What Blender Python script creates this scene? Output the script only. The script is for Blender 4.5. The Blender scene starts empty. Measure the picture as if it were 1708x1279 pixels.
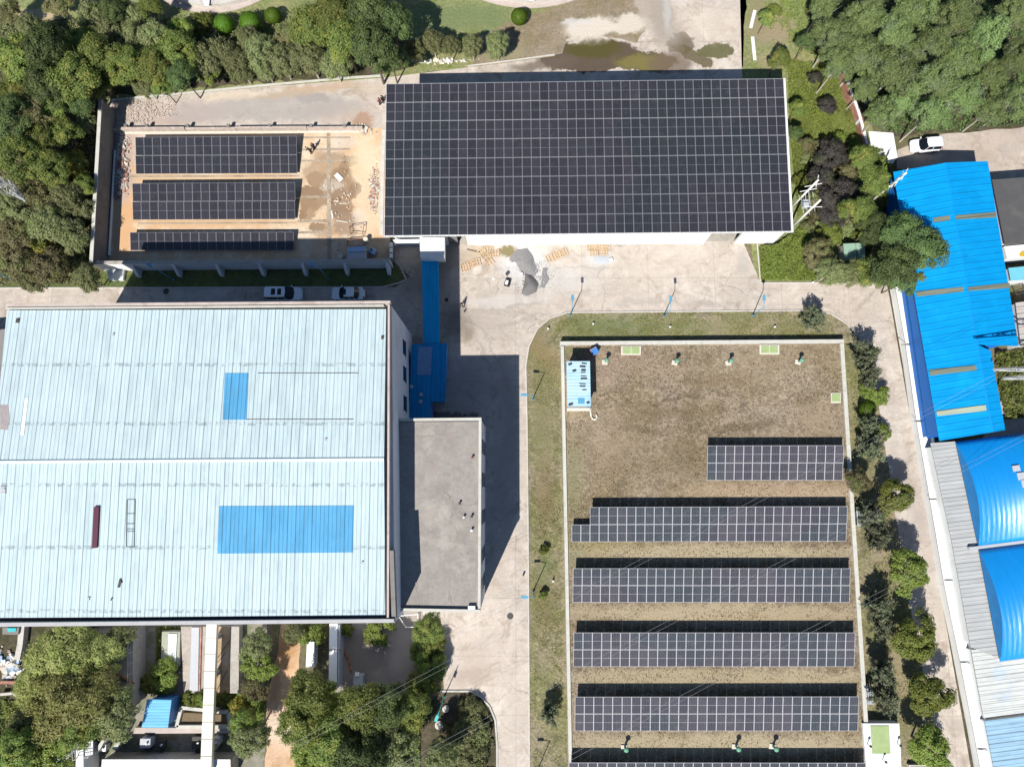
import bpy, bmesh, math, random
import numpy as np
from mathutils import Vector, Matrix, noise
from mathutils.geometry import tessellate_polygon

# ------------------------------------------------------------------ camera, sky, sun
SC = bpy.context.scene
COL = SC.collection
FPX = 1155.0; TH = math.radians(8.47); PH = math.radians(0.3); CH = 91.0
cam_d = bpy.data.cameras.new('camera'); cam = bpy.data.objects.new('camera', cam_d); COL.objects.link(cam)
cam.location = (0, 0, CH); cam.rotation_euler = (TH, PH, 0)
cam_d.sensor_width = 36; cam_d.lens = 36 * FPX / 1708; cam_d.clip_end = 3000; cam_d.clip_start = 1
SC.camera = cam
SUNX, SUNY = 0.375, 0.815                      # ground shadow offset per metre of height
W = bpy.data.worlds.new('World'); SC.world = W; W.use_nodes = True
wn = W.node_tree.nodes; wl = W.node_tree.links
sky = wn.new('ShaderNodeTexSky'); sky.sky_type = 'NISHITA'; sky.sun_disc = False
sky.ozone_density = 3.5; sky.dust_density = .3
elev = math.atan2(1, math.hypot(SUNX, SUNY))
sky.sun_elevation = elev
sky.sun_rotation = math.atan2(-SUNX, -SUNY)
bg = wn['Background']; bg.inputs[1].default_value = 0.07
wl.new(sky.outputs[0], bg.inputs[0])
sd = bpy.data.lights.new('sun', 'SUN'); sd.energy = 5.0; sd.angle = math.radians(0.5); sd.color = (1, .955, .88)
sun = bpy.data.objects.new('sun', sd); COL.objects.link(sun)
sun.rotation_euler = Vector((-SUNX, -SUNY, 1)).to_track_quat('Z', 'Y').to_euler()
sun.location = (-30, -60, 80)
SC.view_settings.view_transform = 'Standard'; SC.view_settings.look = 'None'
SC.view_settings.exposure = 0.33; SC.view_settings.gamma = 1
SC.cycles.max_bounces = 5; SC.cycles.transparent_max_bounces = 6
SC.cycles.diffuse_bounces = 1; SC.cycles.glossy_bounces = 2

# ------------------------------------------------------------------ helpers
_Rx = np.array([[1, 0, 0], [0, math.cos(TH), -math.sin(TH)], [0, math.sin(TH), math.cos(TH)]])
_Ry = np.array([[math.cos(PH), 0, math.sin(PH)], [0, 1, 0], [-math.sin(PH), 0, math.cos(PH)]])
_R = _Ry @ _Rx
def P(x, y, z=0.0):
    """survey: photo reading (x, y) of a point whose height is z -> metres"""
    d = _R @ np.array([x - 854, -(y - 639.5), -FPX]); t = (z - CH) / d[2]
    return Vector((d[0] * t, d[1] * t, z))
def PL(pts, z=0.0): return [P(x, y, z) for x, y in pts]
rng = random.Random(7)

class MB:
    """collects boxes, prisms, tubes; build() links them as ONE mesh object"""
    def __init__(s): s.v = []; s.f = []; s.m = []
    def add(s, vs, fs, mi=0):
        b = len(s.v); s.v += [tuple(v) for v in vs]
        s.f += [tuple(i + b for i in f) for f in fs]; s.m += [mi] * len(fs); return s
    def box(s, c, size, rz=0, mi=0, rx=0):
        M = Matrix.Translation(c) @ Matrix.Rotation(rz, 4, 'Z') @ Matrix.Rotation(rx, 4, 'X')
        a, b, d = size[0] / 2, size[1] / 2, size[2] / 2
        vs = [M @ Vector((x, y, z)) for z in (-d, d) for x, y in ((-a, -b), (a, -b), (a, b), (-a, b))]
        return s.add(vs, [(3, 2, 1, 0), (4, 5, 6, 7), (0, 1, 5, 4), (1, 2, 6, 5), (2, 3, 7, 6), (3, 0, 4, 7)], mi)
    def prism(s, pts, z0, z1, mi=0):
        """pts: xy polygon; z1 may be a list of top heights"""
        n = len(pts); zt = z1 if isinstance(z1, (list, tuple)) else [z1] * n
        ar = sum(pts[i][0] * pts[(i + 1) % n][1] - pts[(i + 1) % n][0] * pts[i][1] for i in range(n))
        if ar < 0: pts = pts[::-1]; zt = zt[::-1]
        vs = [(p[0], p[1], z0) for p in pts] + [(p[0], p[1], z) for p, z in zip(pts, zt)]
        tri = tessellate_polygon([[Vector((p[0], p[1], 0)) for p in pts]])
        fs = []
        for t in tri:
            a, b, c = [Vector(pts[i][:2]) for i in t]
            if (b - a).cross(c - a) < 0: t = t[::-1]
            fs.append(tuple(i + n for i in t)); fs.append(tuple(t[::-1]))
        fs += [(i, (i + 1) % n, (i + 1) % n + n, i + n) for i in range(n)]
        return s.add(vs, fs, mi)
    def wall(s, a, b, w, z0, z1, mi=0, z1b=None):
        a = Vector(a[:2]); b = Vector(b[:2]); d = (b - a).normalized(); n = Vector((-d.y, d.x)) * w / 2
        pts = [a - n, b - n, b + n, a + n]; zb = z1 if z1b is None else z1b
        return s.prism(pts, z0, [z1, zb, zb, z1], mi)
    def tube(s, a, b, r, n=8, r2=None, mi=0, cap=True):
        a = Vector(a); b = Vector(b); r2 = r if r2 is None else r2
        d = (b - a).normalized(); u = d.orthogonal().normalized(); w = d.cross(u)
        vs = []
        for p, rr in ((a, r), (b, r2)):
            for k in range(n):
                t = 2 * math.pi * k / n; vs.append(p + u * math.cos(t) * rr + w * math.sin(t) * rr)
        fs = [(k, (k + 1) % n, (k + 1) % n + n, k + n) for k in range(n)]
        if cap: fs += [tuple(range(n))[::-1], tuple(range(n, 2 * n))]
        return s.add(vs, fs, mi)
    def dome(s, c, r, h, n=12, m=4, mi=0):
        vs = []; fs = []
        for j in range(m):
            t = j / m * math.pi / 2
            for k in range(n):
                a = 2 * math.pi * k / n
                vs.append((c[0] + r * math.cos(t) * math.cos(a), c[1] + r * math.cos(t) * math.sin(a), c[2] + h * math.sin(t)))
        vs.append((c[0], c[1], c[2] + h))
        for j in range(m - 1):
            for k in range(n): fs.append((j * n + k, j * n + (k + 1) % n, (j + 1) * n + (k + 1) % n, (j + 1) * n + k))
        for k in range(n): fs.append(((m - 1) * n + k, (m - 1) * n + (k + 1) % n, len(vs) - 1))
        fs.append(tuple(range(n))[::-1])
        return s.add(vs, fs, mi)
    def quad(s, a, b, c, d, mi=0): return s.add([a, b, c, d], [(0, 1, 2, 3)], mi)
    def build(s, name, mats, root=None, smooth=False, bevel=0):
        if not isinstance(mats, (list, tuple)): mats = [mats]
        me = bpy.data.meshes.new(name)
        off = root.location if root is not None and 'w' in root.keys() else Vector()
        me.from_pydata([(v[0] - off[0], v[1] - off[1], v[2] - off[2]) for v in s.v], [], s.f)
        for m in mats: me.materials.append(m)
        me.polygons.foreach_set('material_index', s.m)
        if smooth: me.polygons.foreach_set('use_smooth', [True] * len(me.polygons))
        me.update()
        o = bpy.data.objects.new(name, me); COL.objects.link(o)
        if root is not None: o.parent = root
        if bevel:
            b = o.modifiers.new('bevel', 'BEVEL'); b.width = bevel; b.segments = 2; b.limit_method = 'ANGLE'
        return o

def thing(name, label, cat, loc, group=None, world=True):
    """Empty at the thing's base; world=True: parts are given in world metres"""
    o = bpy.data.objects.new(name, None); COL.objects.link(o); o.empty_display_size = .3
    o.location = (loc[0], loc[1], loc[2]); o['label'] = label; o['category'] = cat
    if group: o['group'] = group
    if world: o['w'] = 1
    return o
def tag(o, label, cat, group=None):
    o['label'] = label; o['category'] = cat
    if group: o['group'] = group
    return o
def sub(o, parent):
    """make o (child meshes in same frame) a sub-part"""
    o.parent = parent; return o
def copy_tree(o, parent=None):
    c = o.copy(); COL.objects.link(c)
    if parent is not None: c.parent = parent
    for ch in list(o.children): copy_tree(ch, c)
    return c
def place_copy(o, first, loc, rz=0, label=None, sc=None):
    c = o if first else copy_tree(o)
    c.location = loc; c.rotation_euler = (0, 0, rz)
    if sc: c.scale = sc
    if label: c['label'] = label
    return c
ORD = ['first', 'second', 'third', 'fourth', 'fifth', 'sixth', 'seventh', 'eighth', 'ninth', 'tenth', 'eleventh', 'twelfth', 'thirteenth',
       'fourteenth', 'fifteenth', 'sixteenth', 'seventeenth', 'eighteenth', 'nineteenth', 'twentieth', 'twenty-first', 'twenty-second',
       'twenty-third', 'twenty-fourth', 'twenty-fifth', 'twenty-sixth', 'twenty-seventh', 'twenty-eighth', 'twenty-ninth', 'thirtieth']

# ------------------------------------------------------------------ materials
def new_mat(name):
    m = bpy.data.materials.new(name); m.use_nodes = True
    nt = m.node_tree; return m, nt, nt.nodes['Principled BSDF']
def c4(c): return (c[0], c[1], c[2], 1)
def mixc(nt, fac, a, b):
    n = nt.nodes.new('ShaderNodeMix'); n.data_type = 'RGBA'
    for sock, v in ((n.inputs[0], fac), (n.inputs[6], a), (n.inputs[7], b)):
        if hasattr(v, 'is_output'): nt.links.new(v, sock)
        elif isinstance(v, (int, float)): sock.default_value = v
        else: sock.default_value = c4(v)
    return n.outputs[2]
def mathn(nt, op, a, b=0.0, clamp=False):
    n = nt.nodes.new('ShaderNodeMath'); n.operation = op; n.use_clamp = clamp
    for sock, v in ((n.inputs[0], a), (n.inputs[1], b)):
        if hasattr(v, 'is_output'): nt.links.new(v, sock)
        else: sock.default_value = v
    return n.outputs[0]
def rampf(nt, v, lo, hi):
    n = nt.nodes.new('ShaderNodeMapRange'); n.interpolation_type = 'SMOOTHSTEP'
    nt.links.new(v, n.inputs[0]); n.inputs[1].default_value = lo; n.inputs[2].default_value = hi
    return n.outputs[0]
def noi(nt, vec, scale, detail=4, rough=.55, dist=0):
    n = nt.nodes.new('ShaderNodeTexNoise'); n.inputs['Scale'].default_value = scale; n.inputs['Detail'].default_value = detail
    n.inputs['Roughness'].default_value = rough; n.inputs['Distortion'].default_value = dist
    if vec is not None: nt.links.new(vec, n.inputs['Vector'])
    return n.outputs[0]
def scaled(nt, vec, s):
    n = nt.nodes.new('ShaderNodeVectorMath'); n.operation = 'MULTIPLY'; nt.links.new(vec, n.inputs[0]); n.inputs[1].default_value = s
    return n.outputs[0]
def worldpos(nt):
    return nt.nodes.new('ShaderNodeNewGeometry').outputs['Position']

def ground_mat(name, c1, c2, c3=None, fine=3.0, coarse=.12, rough=.9, bump=.02, slabs=None, stains_and_shade=(), finec=.35, streak=None, wear=0, blotch=0):
    """c1/c2 large scale mix, c3 fine flecks; stains: (px, py, rx, ry, rot_deg, colour, strength, softness)"""
    m, nt, b = new_mat(name); pos = worldpos(nt)
    n1 = noi(nt, pos, coarse, 5, .6, .3); n2 = noi(nt, pos, fine, 5, .7); n3 = noi(nt, pos, fine * .22, 4, .6)
    col = mixc(nt, rampf(nt, n1, .38, .62), c1, c2)
    if c3 is not None: col = mixc(nt, mathn(nt, 'MULTIPLY', rampf(nt, n3, .45, .68), .8), col, c3)
    hs = nt.nodes.new('ShaderNodeHueSaturation'); nt.links.new(col, hs.inputs['Color'])
    vv = mathn(nt, 'ADD', mathn(nt, 'MULTIPLY', mathn(nt, 'SUBTRACT', n2, .5), finec * 4), 1.0)
    nt.links.new(vv, hs.inputs['Value']); col = hs.outputs[0]
    if blotch:
        nb = noi(nt, pos, 1.1, 6, .72, .9); col = mixc(nt, mathn(nt, 'MULTIPLY', rampf(nt, nb, .5, .64), blotch), col, tuple(x * .45 for x in c1)); nb2 = noi(nt, scaled(nt, pos, (1, 1.4, 1)), .8, 6, .7, 1.5); col = mixc(nt, mathn(nt, 'MULTIPLY', rampf(nt, nb2, .54, .66), blotch), col, tuple(min(1, x * 1.55) for x in c1))
    if wear:
        nd = noi(nt, pos, .32, 8, .68, 1.2); col = mixc(nt, mathn(nt, 'MULTIPLY', rampf(nt, nd, .50, .66), wear), col, (.30, .235, .18))
        ne_ = noi(nt, scaled(nt, pos, (.12, .9, 1)), 1.0, 7, .7, 1.5); col = mixc(nt, mathn(nt, 'MULTIPLY', rampf(nt, ne_, .52, .62), wear * .55), col, (.36, .31, .27))
        nf = noi(nt, pos, .21, 7, .7, .5); col = mixc(nt, mathn(nt, 'MULTIPLY', rampf(nt, nf, .54, .64), wear * .8), col, (.66, .61, .54))
        vo = nt.nodes.new('ShaderNodeTexVoronoi'); vo.feature = 'DISTANCE_TO_EDGE'; vo.inputs['Scale'].default_value = .16
        wv = nt.nodes.new('ShaderNodeVectorMath'); wv.operation = 'MULTIPLY_ADD'; nz = nt.nodes.new('ShaderNodeTexNoise'); nz.inputs['Scale'].default_value = .9; nz.inputs['Detail'].default_value = 6; nt.links.new(pos, nz.inputs['Vector'])
        nt.links.new(nz.outputs['Color'], wv.inputs[0]); wv.inputs[1].default_value = (1.6, 1.6, 0); nt.links.new(pos, wv.inputs[2]); nt.links.new(wv.outputs[0], vo.inputs['Vector'])
        ck = mathn(nt, 'MULTIPLY', mathn(nt, 'LESS_THAN', vo.outputs['Distance'], .007), rampf(nt, noi(nt, pos, .13, 3), .46, .56))
        col = mixc(nt, mathn(nt, 'MULTIPLY', ck, .38), col, (.13, .11, .09))
    n4 = noi(nt, pos, .55, 5, .65, .8); hs2 = nt.nodes.new('ShaderNodeHueSaturation'); nt.links.new(col, hs2.inputs['Color'])
    nt.links.new(mathn(nt, 'ADD', .82, mathn(nt, 'MULTIPLY', n4, .36)), hs2.inputs['Value']); nt.links.new(mathn(nt, 'ADD', .6, mathn(nt, 'MULTIPLY', n1, .8)), hs2.inputs['Saturation']); col = hs2.outputs[0]
    if streak:
        sp = scaled(nt, pos, streak); ns = noi(nt, sp, 1.0, 4, .6, .6)
        col = mixc(nt, mathn(nt, 'MULTIPLY', rampf(nt, ns, .5, .75), .35), col, tuple(x * .55 for x in c1))
    if slabs:
        br = nt.nodes.new('ShaderNodeTexBrick'); nt.links.new(pos, br.inputs['Vector']); br.offset = 0
        br.inputs['Scale'].default_value = 1; br.inputs['Brick Width'].default_value = slabs[0]; br.inputs['Row Height'].default_value = slabs[1]
        br.inputs['Mortar Size'].default_value = .03; br.inputs['Mortar Smooth'].default_value = 0
        br.inputs['Color1'].default_value = (.93, .93, .93, 1); br.inputs['Color2'].default_value = (1.05, 1.05, 1.05, 1)
        br.inputs['Mortar'].default_value = (.62, .6, .58, 1)
        mm = nt.nodes.new('ShaderNodeMix'); mm.data_type = 'RGBA'; mm.blend_type = 'MULTIPLY'; mm.inputs[0].default_value = .7
        nt.links.new(col, mm.inputs[6]); nt.links.new(br.outputs[0], mm.inputs[7]); col = mm.outputs[2]
    rgh = None
    if stains_and_shade:
        nv = nt.nodes.new('ShaderNodeTexNoise'); nt.links.new(pos, nv.inputs['Vector']); nv.inputs['Scale'].default_value = .45; nv.inputs['Detail'].default_value = 8
        nv.inputs['Roughness'].default_value = .72
        w1 = nt.nodes.new('ShaderNodeVectorMath'); w1.operation = 'MULTIPLY_ADD'; nt.links.new(nv.outputs['Color'], w1.inputs[0])
        w1.inputs[1].default_value = (3.2, 3.2, 0); w1.inputs[2].default_value = (-1.6, -1.6, 0)
        w2 = nt.nodes.new('ShaderNodeVectorMath'); w2.operation = 'ADD'; nt.links.new(w1.outputs[0], w2.inputs[0]); nt.links.new(pos, w2.inputs[1])
        for s in stains_and_shade:
            px, py, rx, ry, rot, cc, st, soft = s[:8]
            c = P(px, py)
            a = nt.nodes.new('ShaderNodeVectorMath'); a.operation = 'SUBTRACT'; nt.links.new(w2.outputs[0], a.inputs[0]); a.inputs[1].default_value = c
            r = nt.nodes.new('ShaderNodeVectorRotate'); r.rotation_type = 'Z_AXIS'; r.inputs['Angle'].default_value = -math.radians(rot); nt.links.new(a.outputs[0], r.inputs['Vector'])
            k = scaled(nt, r.outputs[0], (12.5 / rx, 12.5 / ry, 0))
            l = nt.nodes.new('ShaderNodeVectorMath'); l.operation = 'LENGTH'; nt.links.new(k, l.inputs[0])
            f = rampf(nt, l.outputs['Value'], 1 + soft, 1 - soft)
            f = mathn(nt, 'MULTIPLY', f, st); col = mixc(nt, f, col, cc)
            if len(s) > 8:                                                # wet
                g = mathn(nt, 'MULTIPLY', f, s[8]); rgh = g if rgh is None else mathn(nt, 'MAXIMUM', rgh, g)
    nt.links.new(col, b.inputs['Base Color'])
    if rgh is not None: nt.links.new(mathn(nt, 'SUBTRACT', rough, rgh), b.inputs['Roughness'])
    else: b.inputs['Roughness'].default_value = rough
    b.inputs['Specular IOR Level'].default_value = .25
    bp = nt.nodes.new('ShaderNodeBump'); bp.inputs['Distance'].default_value = bump * 3; bp.inputs['Strength'].default_value = .8
    nt.links.new(n2, bp.inputs['Height']); nt.links.new(bp.outputs[0], b.inputs['Normal'])
    return m

def paint(name, c, rough=.6, metal=0, var=.25, scale=1.2, dirt=None, dirtf=.5, bump=0, spec=.4):
    m, nt, b = new_mat(name); pos = worldpos(nt)
    n1 = noi(nt, pos, scale, 5, .6)
    hs = nt.nodes.new('ShaderNodeHueSaturation'); hs.inputs['Color'].default_value = c4(c)
    nt.links.new(mathn(nt, 'ADD', mathn(nt, 'MULTIPLY', mathn(nt, 'SUBTRACT', n1, .5), var * 2), 1.0), hs.inputs['Value'])
    col = hs.outputs[0]
    if dirt is not None:
        n2 = noi(nt, pos, scale * .5, 6, .65, .5)
        col = mixc(nt, mathn(nt, 'MULTIPLY', rampf(nt, n2, .5, .7), dirtf), col, dirt)
    nt.links.new(col, b.inputs['Base Color']); b.inputs['Roughness'].default_value = rough; b.inputs['Metallic'].default_value = metal
    b.inputs['Specular IOR Level'].default_value = spec
    if bump:
        bp = nt.nodes.new('ShaderNodeBump'); bp.inputs['Distance'].default_value = bump; nt.links.new(noi(nt, pos, scale * 8, 4), bp.inputs['Height']); nt.links.new(bp.outputs[0], b.inputs['Normal'])
    return m

def sheet_metal(name, c, pitch, ang=0, rough=.45, lap=None, linec=.55, dirt=None, dirtf=.3, purlin=None, fade=None, cell=None):
    """corrugated sheet: ribs as bump along a direction, dark sheet laps, weathering"""
    m, nt, b = new_mat(name); pos = worldpos(nt)
    r = nt.nodes.new('ShaderNodeVectorRotate'); r.rotation_type = 'Z_AXIS'; r.inputs['Angle'].default_value = -ang; nt.links.new(pos, r.inputs['Vector'])
    sx = nt.nodes.new('ShaderNodeSeparateXYZ'); nt.links.new(r.outputs[0], sx.inputs[0])
    fr = mathn(nt, 'FRACT', mathn(nt, 'DIVIDE', sx.outputs[0], pitch))
    tri = mathn(nt, 'ABSOLUTE', mathn(nt, 'SUBTRACT', fr, .5))              # 0 centre .. .5 edge
    rib = rampf(nt, tri, .36, .46)
    n1 = noi(nt, scaled(nt, r.outputs[0], (1.2, .25, 1)), 1.0, 5, .65)
    n3 = noi(nt, pos, .35, 5, .6)
    col = mixc(nt, rampf(nt, n1, .35, .7), c, tuple(min(1, x * .82) for x in c))
    col = mixc(nt, mathn(nt, 'MULTIPLY', rampf(nt, tri, .40, .47), .28), col, tuple(x * .4 for x in c))
    if fade is not None: col = mixc(nt, mathn(nt, 'MULTIPLY', rampf(nt, n3, .5, .72), .7), col, fade)
    if dirt is not None:
        n2 = noi(nt, scaled(nt, r.outputs[0], (2.5, .5, 1)), 1.3, 6, .7)
        col = mixc(nt, mathn(nt, 'MULTIPLY', rampf(nt, n2, .52, .75), dirtf), col, dirt)
    if cell is not None:                                                     # pale sheets next to duller ones
        wnz = nt.nodes.new('ShaderNodeTexWhiteNoise'); wnz.noise_dimensions = '1D'
        nt.links.new(mathn(nt, 'FLOOR', mathn(nt, 'DIVIDE', sx.outputs[0], pitch)), wnz.inputs['W'])
        col = mixc(nt, mathn(nt, 'MULTIPLY', wnz.outputs[0], .35), col, cell)
    if lap:
        fl = mathn(nt, 'FRACT', mathn(nt, 'DIVIDE', sx.outputs[0], lap))
        n4 = noi(nt, scaled(nt, r.outputs[0], (1, .3, 1)), 1.5, 4)
        wl_ = nt.nodes.new('ShaderNodeTexWhiteNoise'); wl_.noise_dimensions = '1D'; nt.links.new(mathn(nt, 'FLOOR', mathn(nt, 'DIVIDE', sx.outputs[0], lap)), wl_.inputs['W'])
        lf = mathn(nt, 'MULTIPLY', mathn(nt, 'LESS_THAN', fl, .12), mathn(nt, 'MULTIPLY', mathn(nt, 'ADD', .35, n4), mathn(nt, 'ADD', .55, mathn(nt, 'MULTIPLY', wl_.outputs[0], .7))), True)
        col = mixc(nt, mathn(nt, 'MULTIPLY', lf, linec), col, (.03, .04, .045))
    if purlin:
        fp = mathn(nt, 'FRACT', mathn(nt, 'DIVIDE', sx.outputs[1], purlin))
        n5 = noi(nt, pos, 2.2, 3)
        pf = mathn(nt, 'MULTIPLY', mathn(nt, 'LESS_THAN', fp, .06), rampf(nt, n5, .42, .62))
        col = mixc(nt, mathn(nt, 'MULTIPLY', pf, .45), col, (.1, .12, .12))
    nt.links.new(col, b.inputs['Base Color']); b.inputs['Roughness'].default_value = rough; b.inputs['Specular IOR Level'].default_value = .15
    bp = nt.nodes.new('ShaderNodeBump'); bp.inputs['Distance'].default_value = .05; bp.inputs['Strength'].default_value = .6
    nt.links.new(rib, bp.inputs['Height']); nt.links.new(bp.outputs[0], b.inputs['Normal'])
    return m

def leaf_mat(name, c1, c2, c3=None):
    m, nt, b = new_mat(name)
    g = nt.nodes.new('ShaderNodeNewGeometry'); oi = nt.nodes.new('ShaderNodeObjectInfo')
    n1 = noi(nt, g.outputs['Position'], .55, 3)
    col = mixc(nt, g.outputs['Random Per Island'], c1, c2)
    if c3 is not None: col = mixc(nt, rampf(nt, n1, .5, .68), col, c3)
    hs = nt.nodes.new('ShaderNodeHueSaturation'); nt.links.new(col, hs.inputs['Color'])
    nt.links.new(mathn(nt, 'ADD', .68, mathn(nt, 'MULTIPLY', oi.outputs['Random'], .6)), hs.inputs['Value'])
    nt.links.new(mathn(nt, 'ADD', .478, mathn(nt, 'MULTIPLY', oi.outputs['Random'], .036)), hs.inputs['Hue'])
    nt.links.new(hs.outputs[0], b.inputs['Base Color']); b.inputs['Roughness'].default_value = .55; b.inputs['Specular IOR Level'].default_value = .3
    tr = nt.nodes.new('ShaderNodeBsdfTranslucent'); nt.links.new(hs.outputs[0], tr.inputs[0])
    mx = nt.nodes.new('ShaderNodeMixShader'); mx.inputs[0].default_value = .38
    nt.links.new(b.outputs[0], mx.inputs[1]); nt.links.new(tr.outputs[0], mx.inputs[2])
    nt.links.new(mx.outputs[0], nt.nodes['Material Output'].inputs[0])
    return m

def cell_mat(nm, k1, k2, dust):
    """dark mono cells with thin busbars; per-panel tint"""
    m, nt, b = new_mat(nm); oi = nt.nodes.new('ShaderNodeObjectInfo')
    tc = nt.nodes.new('ShaderNodeTexCoord'); sx = nt.nodes.new('ShaderNodeSeparateXYZ'); nt.links.new(tc.outputs['Object'], sx.inputs[0])
    wp = worldpos(nt); n1 = noi(nt, wp, .07, 2)
    col = mixc(nt, oi.outputs['Random'], k1, k2)
    col = mixc(nt, mathn(nt, 'MULTIPLY', rampf(nt, n1, .5, .62), .6), col, (k1[0] * .75, k1[1] * 1.15, k1[2] * 1.0))  # broad tint drift painted in as sky reflection
    fr = mathn(nt, 'FRACT', mathn(nt, 'DIVIDE', mathn(nt, 'ADD', sx.outputs[0], .567), .189))
    col = mixc(nt, mathn(nt, 'MULTIPLY', mathn(nt, 'LESS_THAN', mathn(nt, 'ABSOLUTE', mathn(nt, 'SUBTRACT', fr, .5)), .11), .6), col, (k2[0] * 2, k2[1] * 2, k2[2] * 2))
    n2 = noi(nt, wp, 1.4, 4)
    col = mixc(nt, mathn(nt, 'MULTIPLY', rampf(nt, n2, .5, .75), dust), col, (.14, .13, .125))
    nt.links.new(col, b.inputs['Base Color']); b.inputs['Roughness'].default_value = .12; b.inputs['Specular IOR Level'].default_value = .5
    return m

M = {}
M['alu'] = paint('aluminium_frame', (.28, .28, .32), .4, 0, .1)
M['alu2'] = paint('bright_aluminium_frame', (.64, .64, .68), .4, 0, .1)
M['cell'] = cell_mat('clean_solar_cells', (.024, .024, .031), (.038, .037, .046), .14)
M['cellf'] = cell_mat('dusty_skylit_solar_cells', (.050, .050, .064), (.074, .071, .084), .35)  # lighter base colour holds sky reflection along with dust
M['galv'] = paint('galvanised_steel', (.45, .46, .47), .45, .5, .2)
M['white'] = paint('white_paint', (.84, .85, .83), .6, 0, .06, .8, (.5, .47, .42), .25)
M['whitewall'] = paint('white_render_wall', (.80, .82, .82), .8, 0, .08, .5, (.5, .5, .48), .35)
M['hallwall'] = paint('pale_hall_wall', (.66, .68, .76), .8, 0, .1, .4, (.4, .4, .42), .4)
M['conc'] = paint('weathered_concrete', (.42, .39, .35), .9, 0, .3, 1.5, (.2, .18, .15), .5, .01)
M['conclight'] = paint('light_concrete', (.56, .53, .49), .9, 0, .25, 2.0, (.3, .27, .23), .5, .01)
M['coping'] = paint('pale_coping', (.55, .54, .49), .85, 0, .2, 1.5, (.33, .30, .25), .5, .005)
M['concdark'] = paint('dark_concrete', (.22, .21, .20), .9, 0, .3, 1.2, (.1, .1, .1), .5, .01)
M['pinkcop'] = paint('pinkish_parapet', (.50, .43, .39), .85, 0, .25, 1.0, (.3, .22, .18), .5)
M['greycop'] = paint('grey_parapet', (.44, .44, .45), .85, 0, .15, 1, (.3, .29, .28), .4)
M['gutter'] = paint('dark_gutter', (.10, .09, .09), .8, 0, .3, 2)  # darkened for the parapet shade lying in the gutter
M['blk'] = paint('black_rubber', (.015, .015, .017), .7)
M['glass'] = paint('dark_glass', (.008, .011, .018), .12, 0, .1, 1, None, 0, 0, .4)
M['carwhite'] = paint('car_paint_white', (.84, .86, .88), .25, 0, .02, 1, None, 0, 0, .5)
M['rim'] = paint('wheel_rim', (.5, .5, .52), .3, .8)
M['lampred'] = paint('tail_lamp_red', (.4, .02, .02), .25)
M['lampclear'] = paint('head_lamp_clear', (.7, .72, .75), .12)
M['lampblue'] = paint('lamp_blue_paint', (.10, .33, .50), .5)
M['teal'] = paint('lamp_teal_paint', (.05, .50, .52), .4)
M['wood'] = paint('raw_timber', (.62, .45, .29), .8, 0, .3, 6)
M['trunk'] = paint('bark', (.12, .095, .07), .9, 0, .4, 5)
M['trunkpale'] = paint('pale_bark', (.45, .42, .36), .9, 0, .3, 5)
M['brick'] = paint('broken_brick', (.35, .17, .12), .9, 0, .5, 3, (.5, .42, .36), .6)
M['rubble'] = paint('rubble_stone', (.46, .38, .33), .9, 0, .5, 3, (.6, .55, .5), .5)
M['greenhatch'] = paint('pale_green_cover', (.33, .43, .19), .6, 0, .2, 1.5, (.42, .45, .33), .6)
M['greenvent'] = paint('green_vent_paint', (.13, .33, .22), .5, 0, .2, 3)
M['greenroof'] = paint('faded_green_sheet', (.27, .42, .33), .7, 0, .15, 2)
M['steelpale'] = paint('pale_lattice_steel', (.55, .56, .54), .5, .2, .15)
M['polewhite'] = paint('pale_concrete_pole', (.78, .76, .72), .7)
M['insul'] = paint('brown_insulator', (.55, .55, .56), .3)
M['orange'] = paint('orange_hose', (.55, .16, .06), .5)
M['maroon'] = paint('maroon_strip', (.09, .02, .045), .6)
M['wire'] = paint('bare_conductor', (.32, .32, .34), .5)
M['skin'] = paint('skin', (.45, .28, .2), .6, 0, .05)
M['hair'] = paint('black_hair', (.012, .01, .01), .6)
M['clothblack'] = paint('black_cloth', (.015, .014, .014), .9)
M['clothnavy'] = paint('navy_cloth', (.03, .035, .06), .9)
M['clothred'] = paint('red_cloth', (.40, .02, .05), .9)
M['clothgrey'] = paint('grey_cloth', (.22, .22, .23), .9)
M['blueplastic'] = paint('blue_plastic', (.08, .25, .60), .45, 0, .15, 2)
M['rust'] = paint('rusty_steel', (.20, .09, .05), .8, 0, .4, 3)
M['bluebox'] = paint('pale_blue_cabinet', (.35, .50, .68), .5, 0, .1, 2)
M['greybox'] = paint('grey_cabinet', (.45, .47, .50), .5, 0, .1, 2)
M['stone'] = paint('pale_stone', (.62, .58, .50), .8, 0, .2, 3)
M['sand'] = paint('grey_sand', (.27, .26, .265), .95, 0, .55, 5, (.15, .14, .14), .6, .06)
M['iron'] = paint('cast_iron', (.07, .065, .06), .7, 0, .3, 8)
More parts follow.
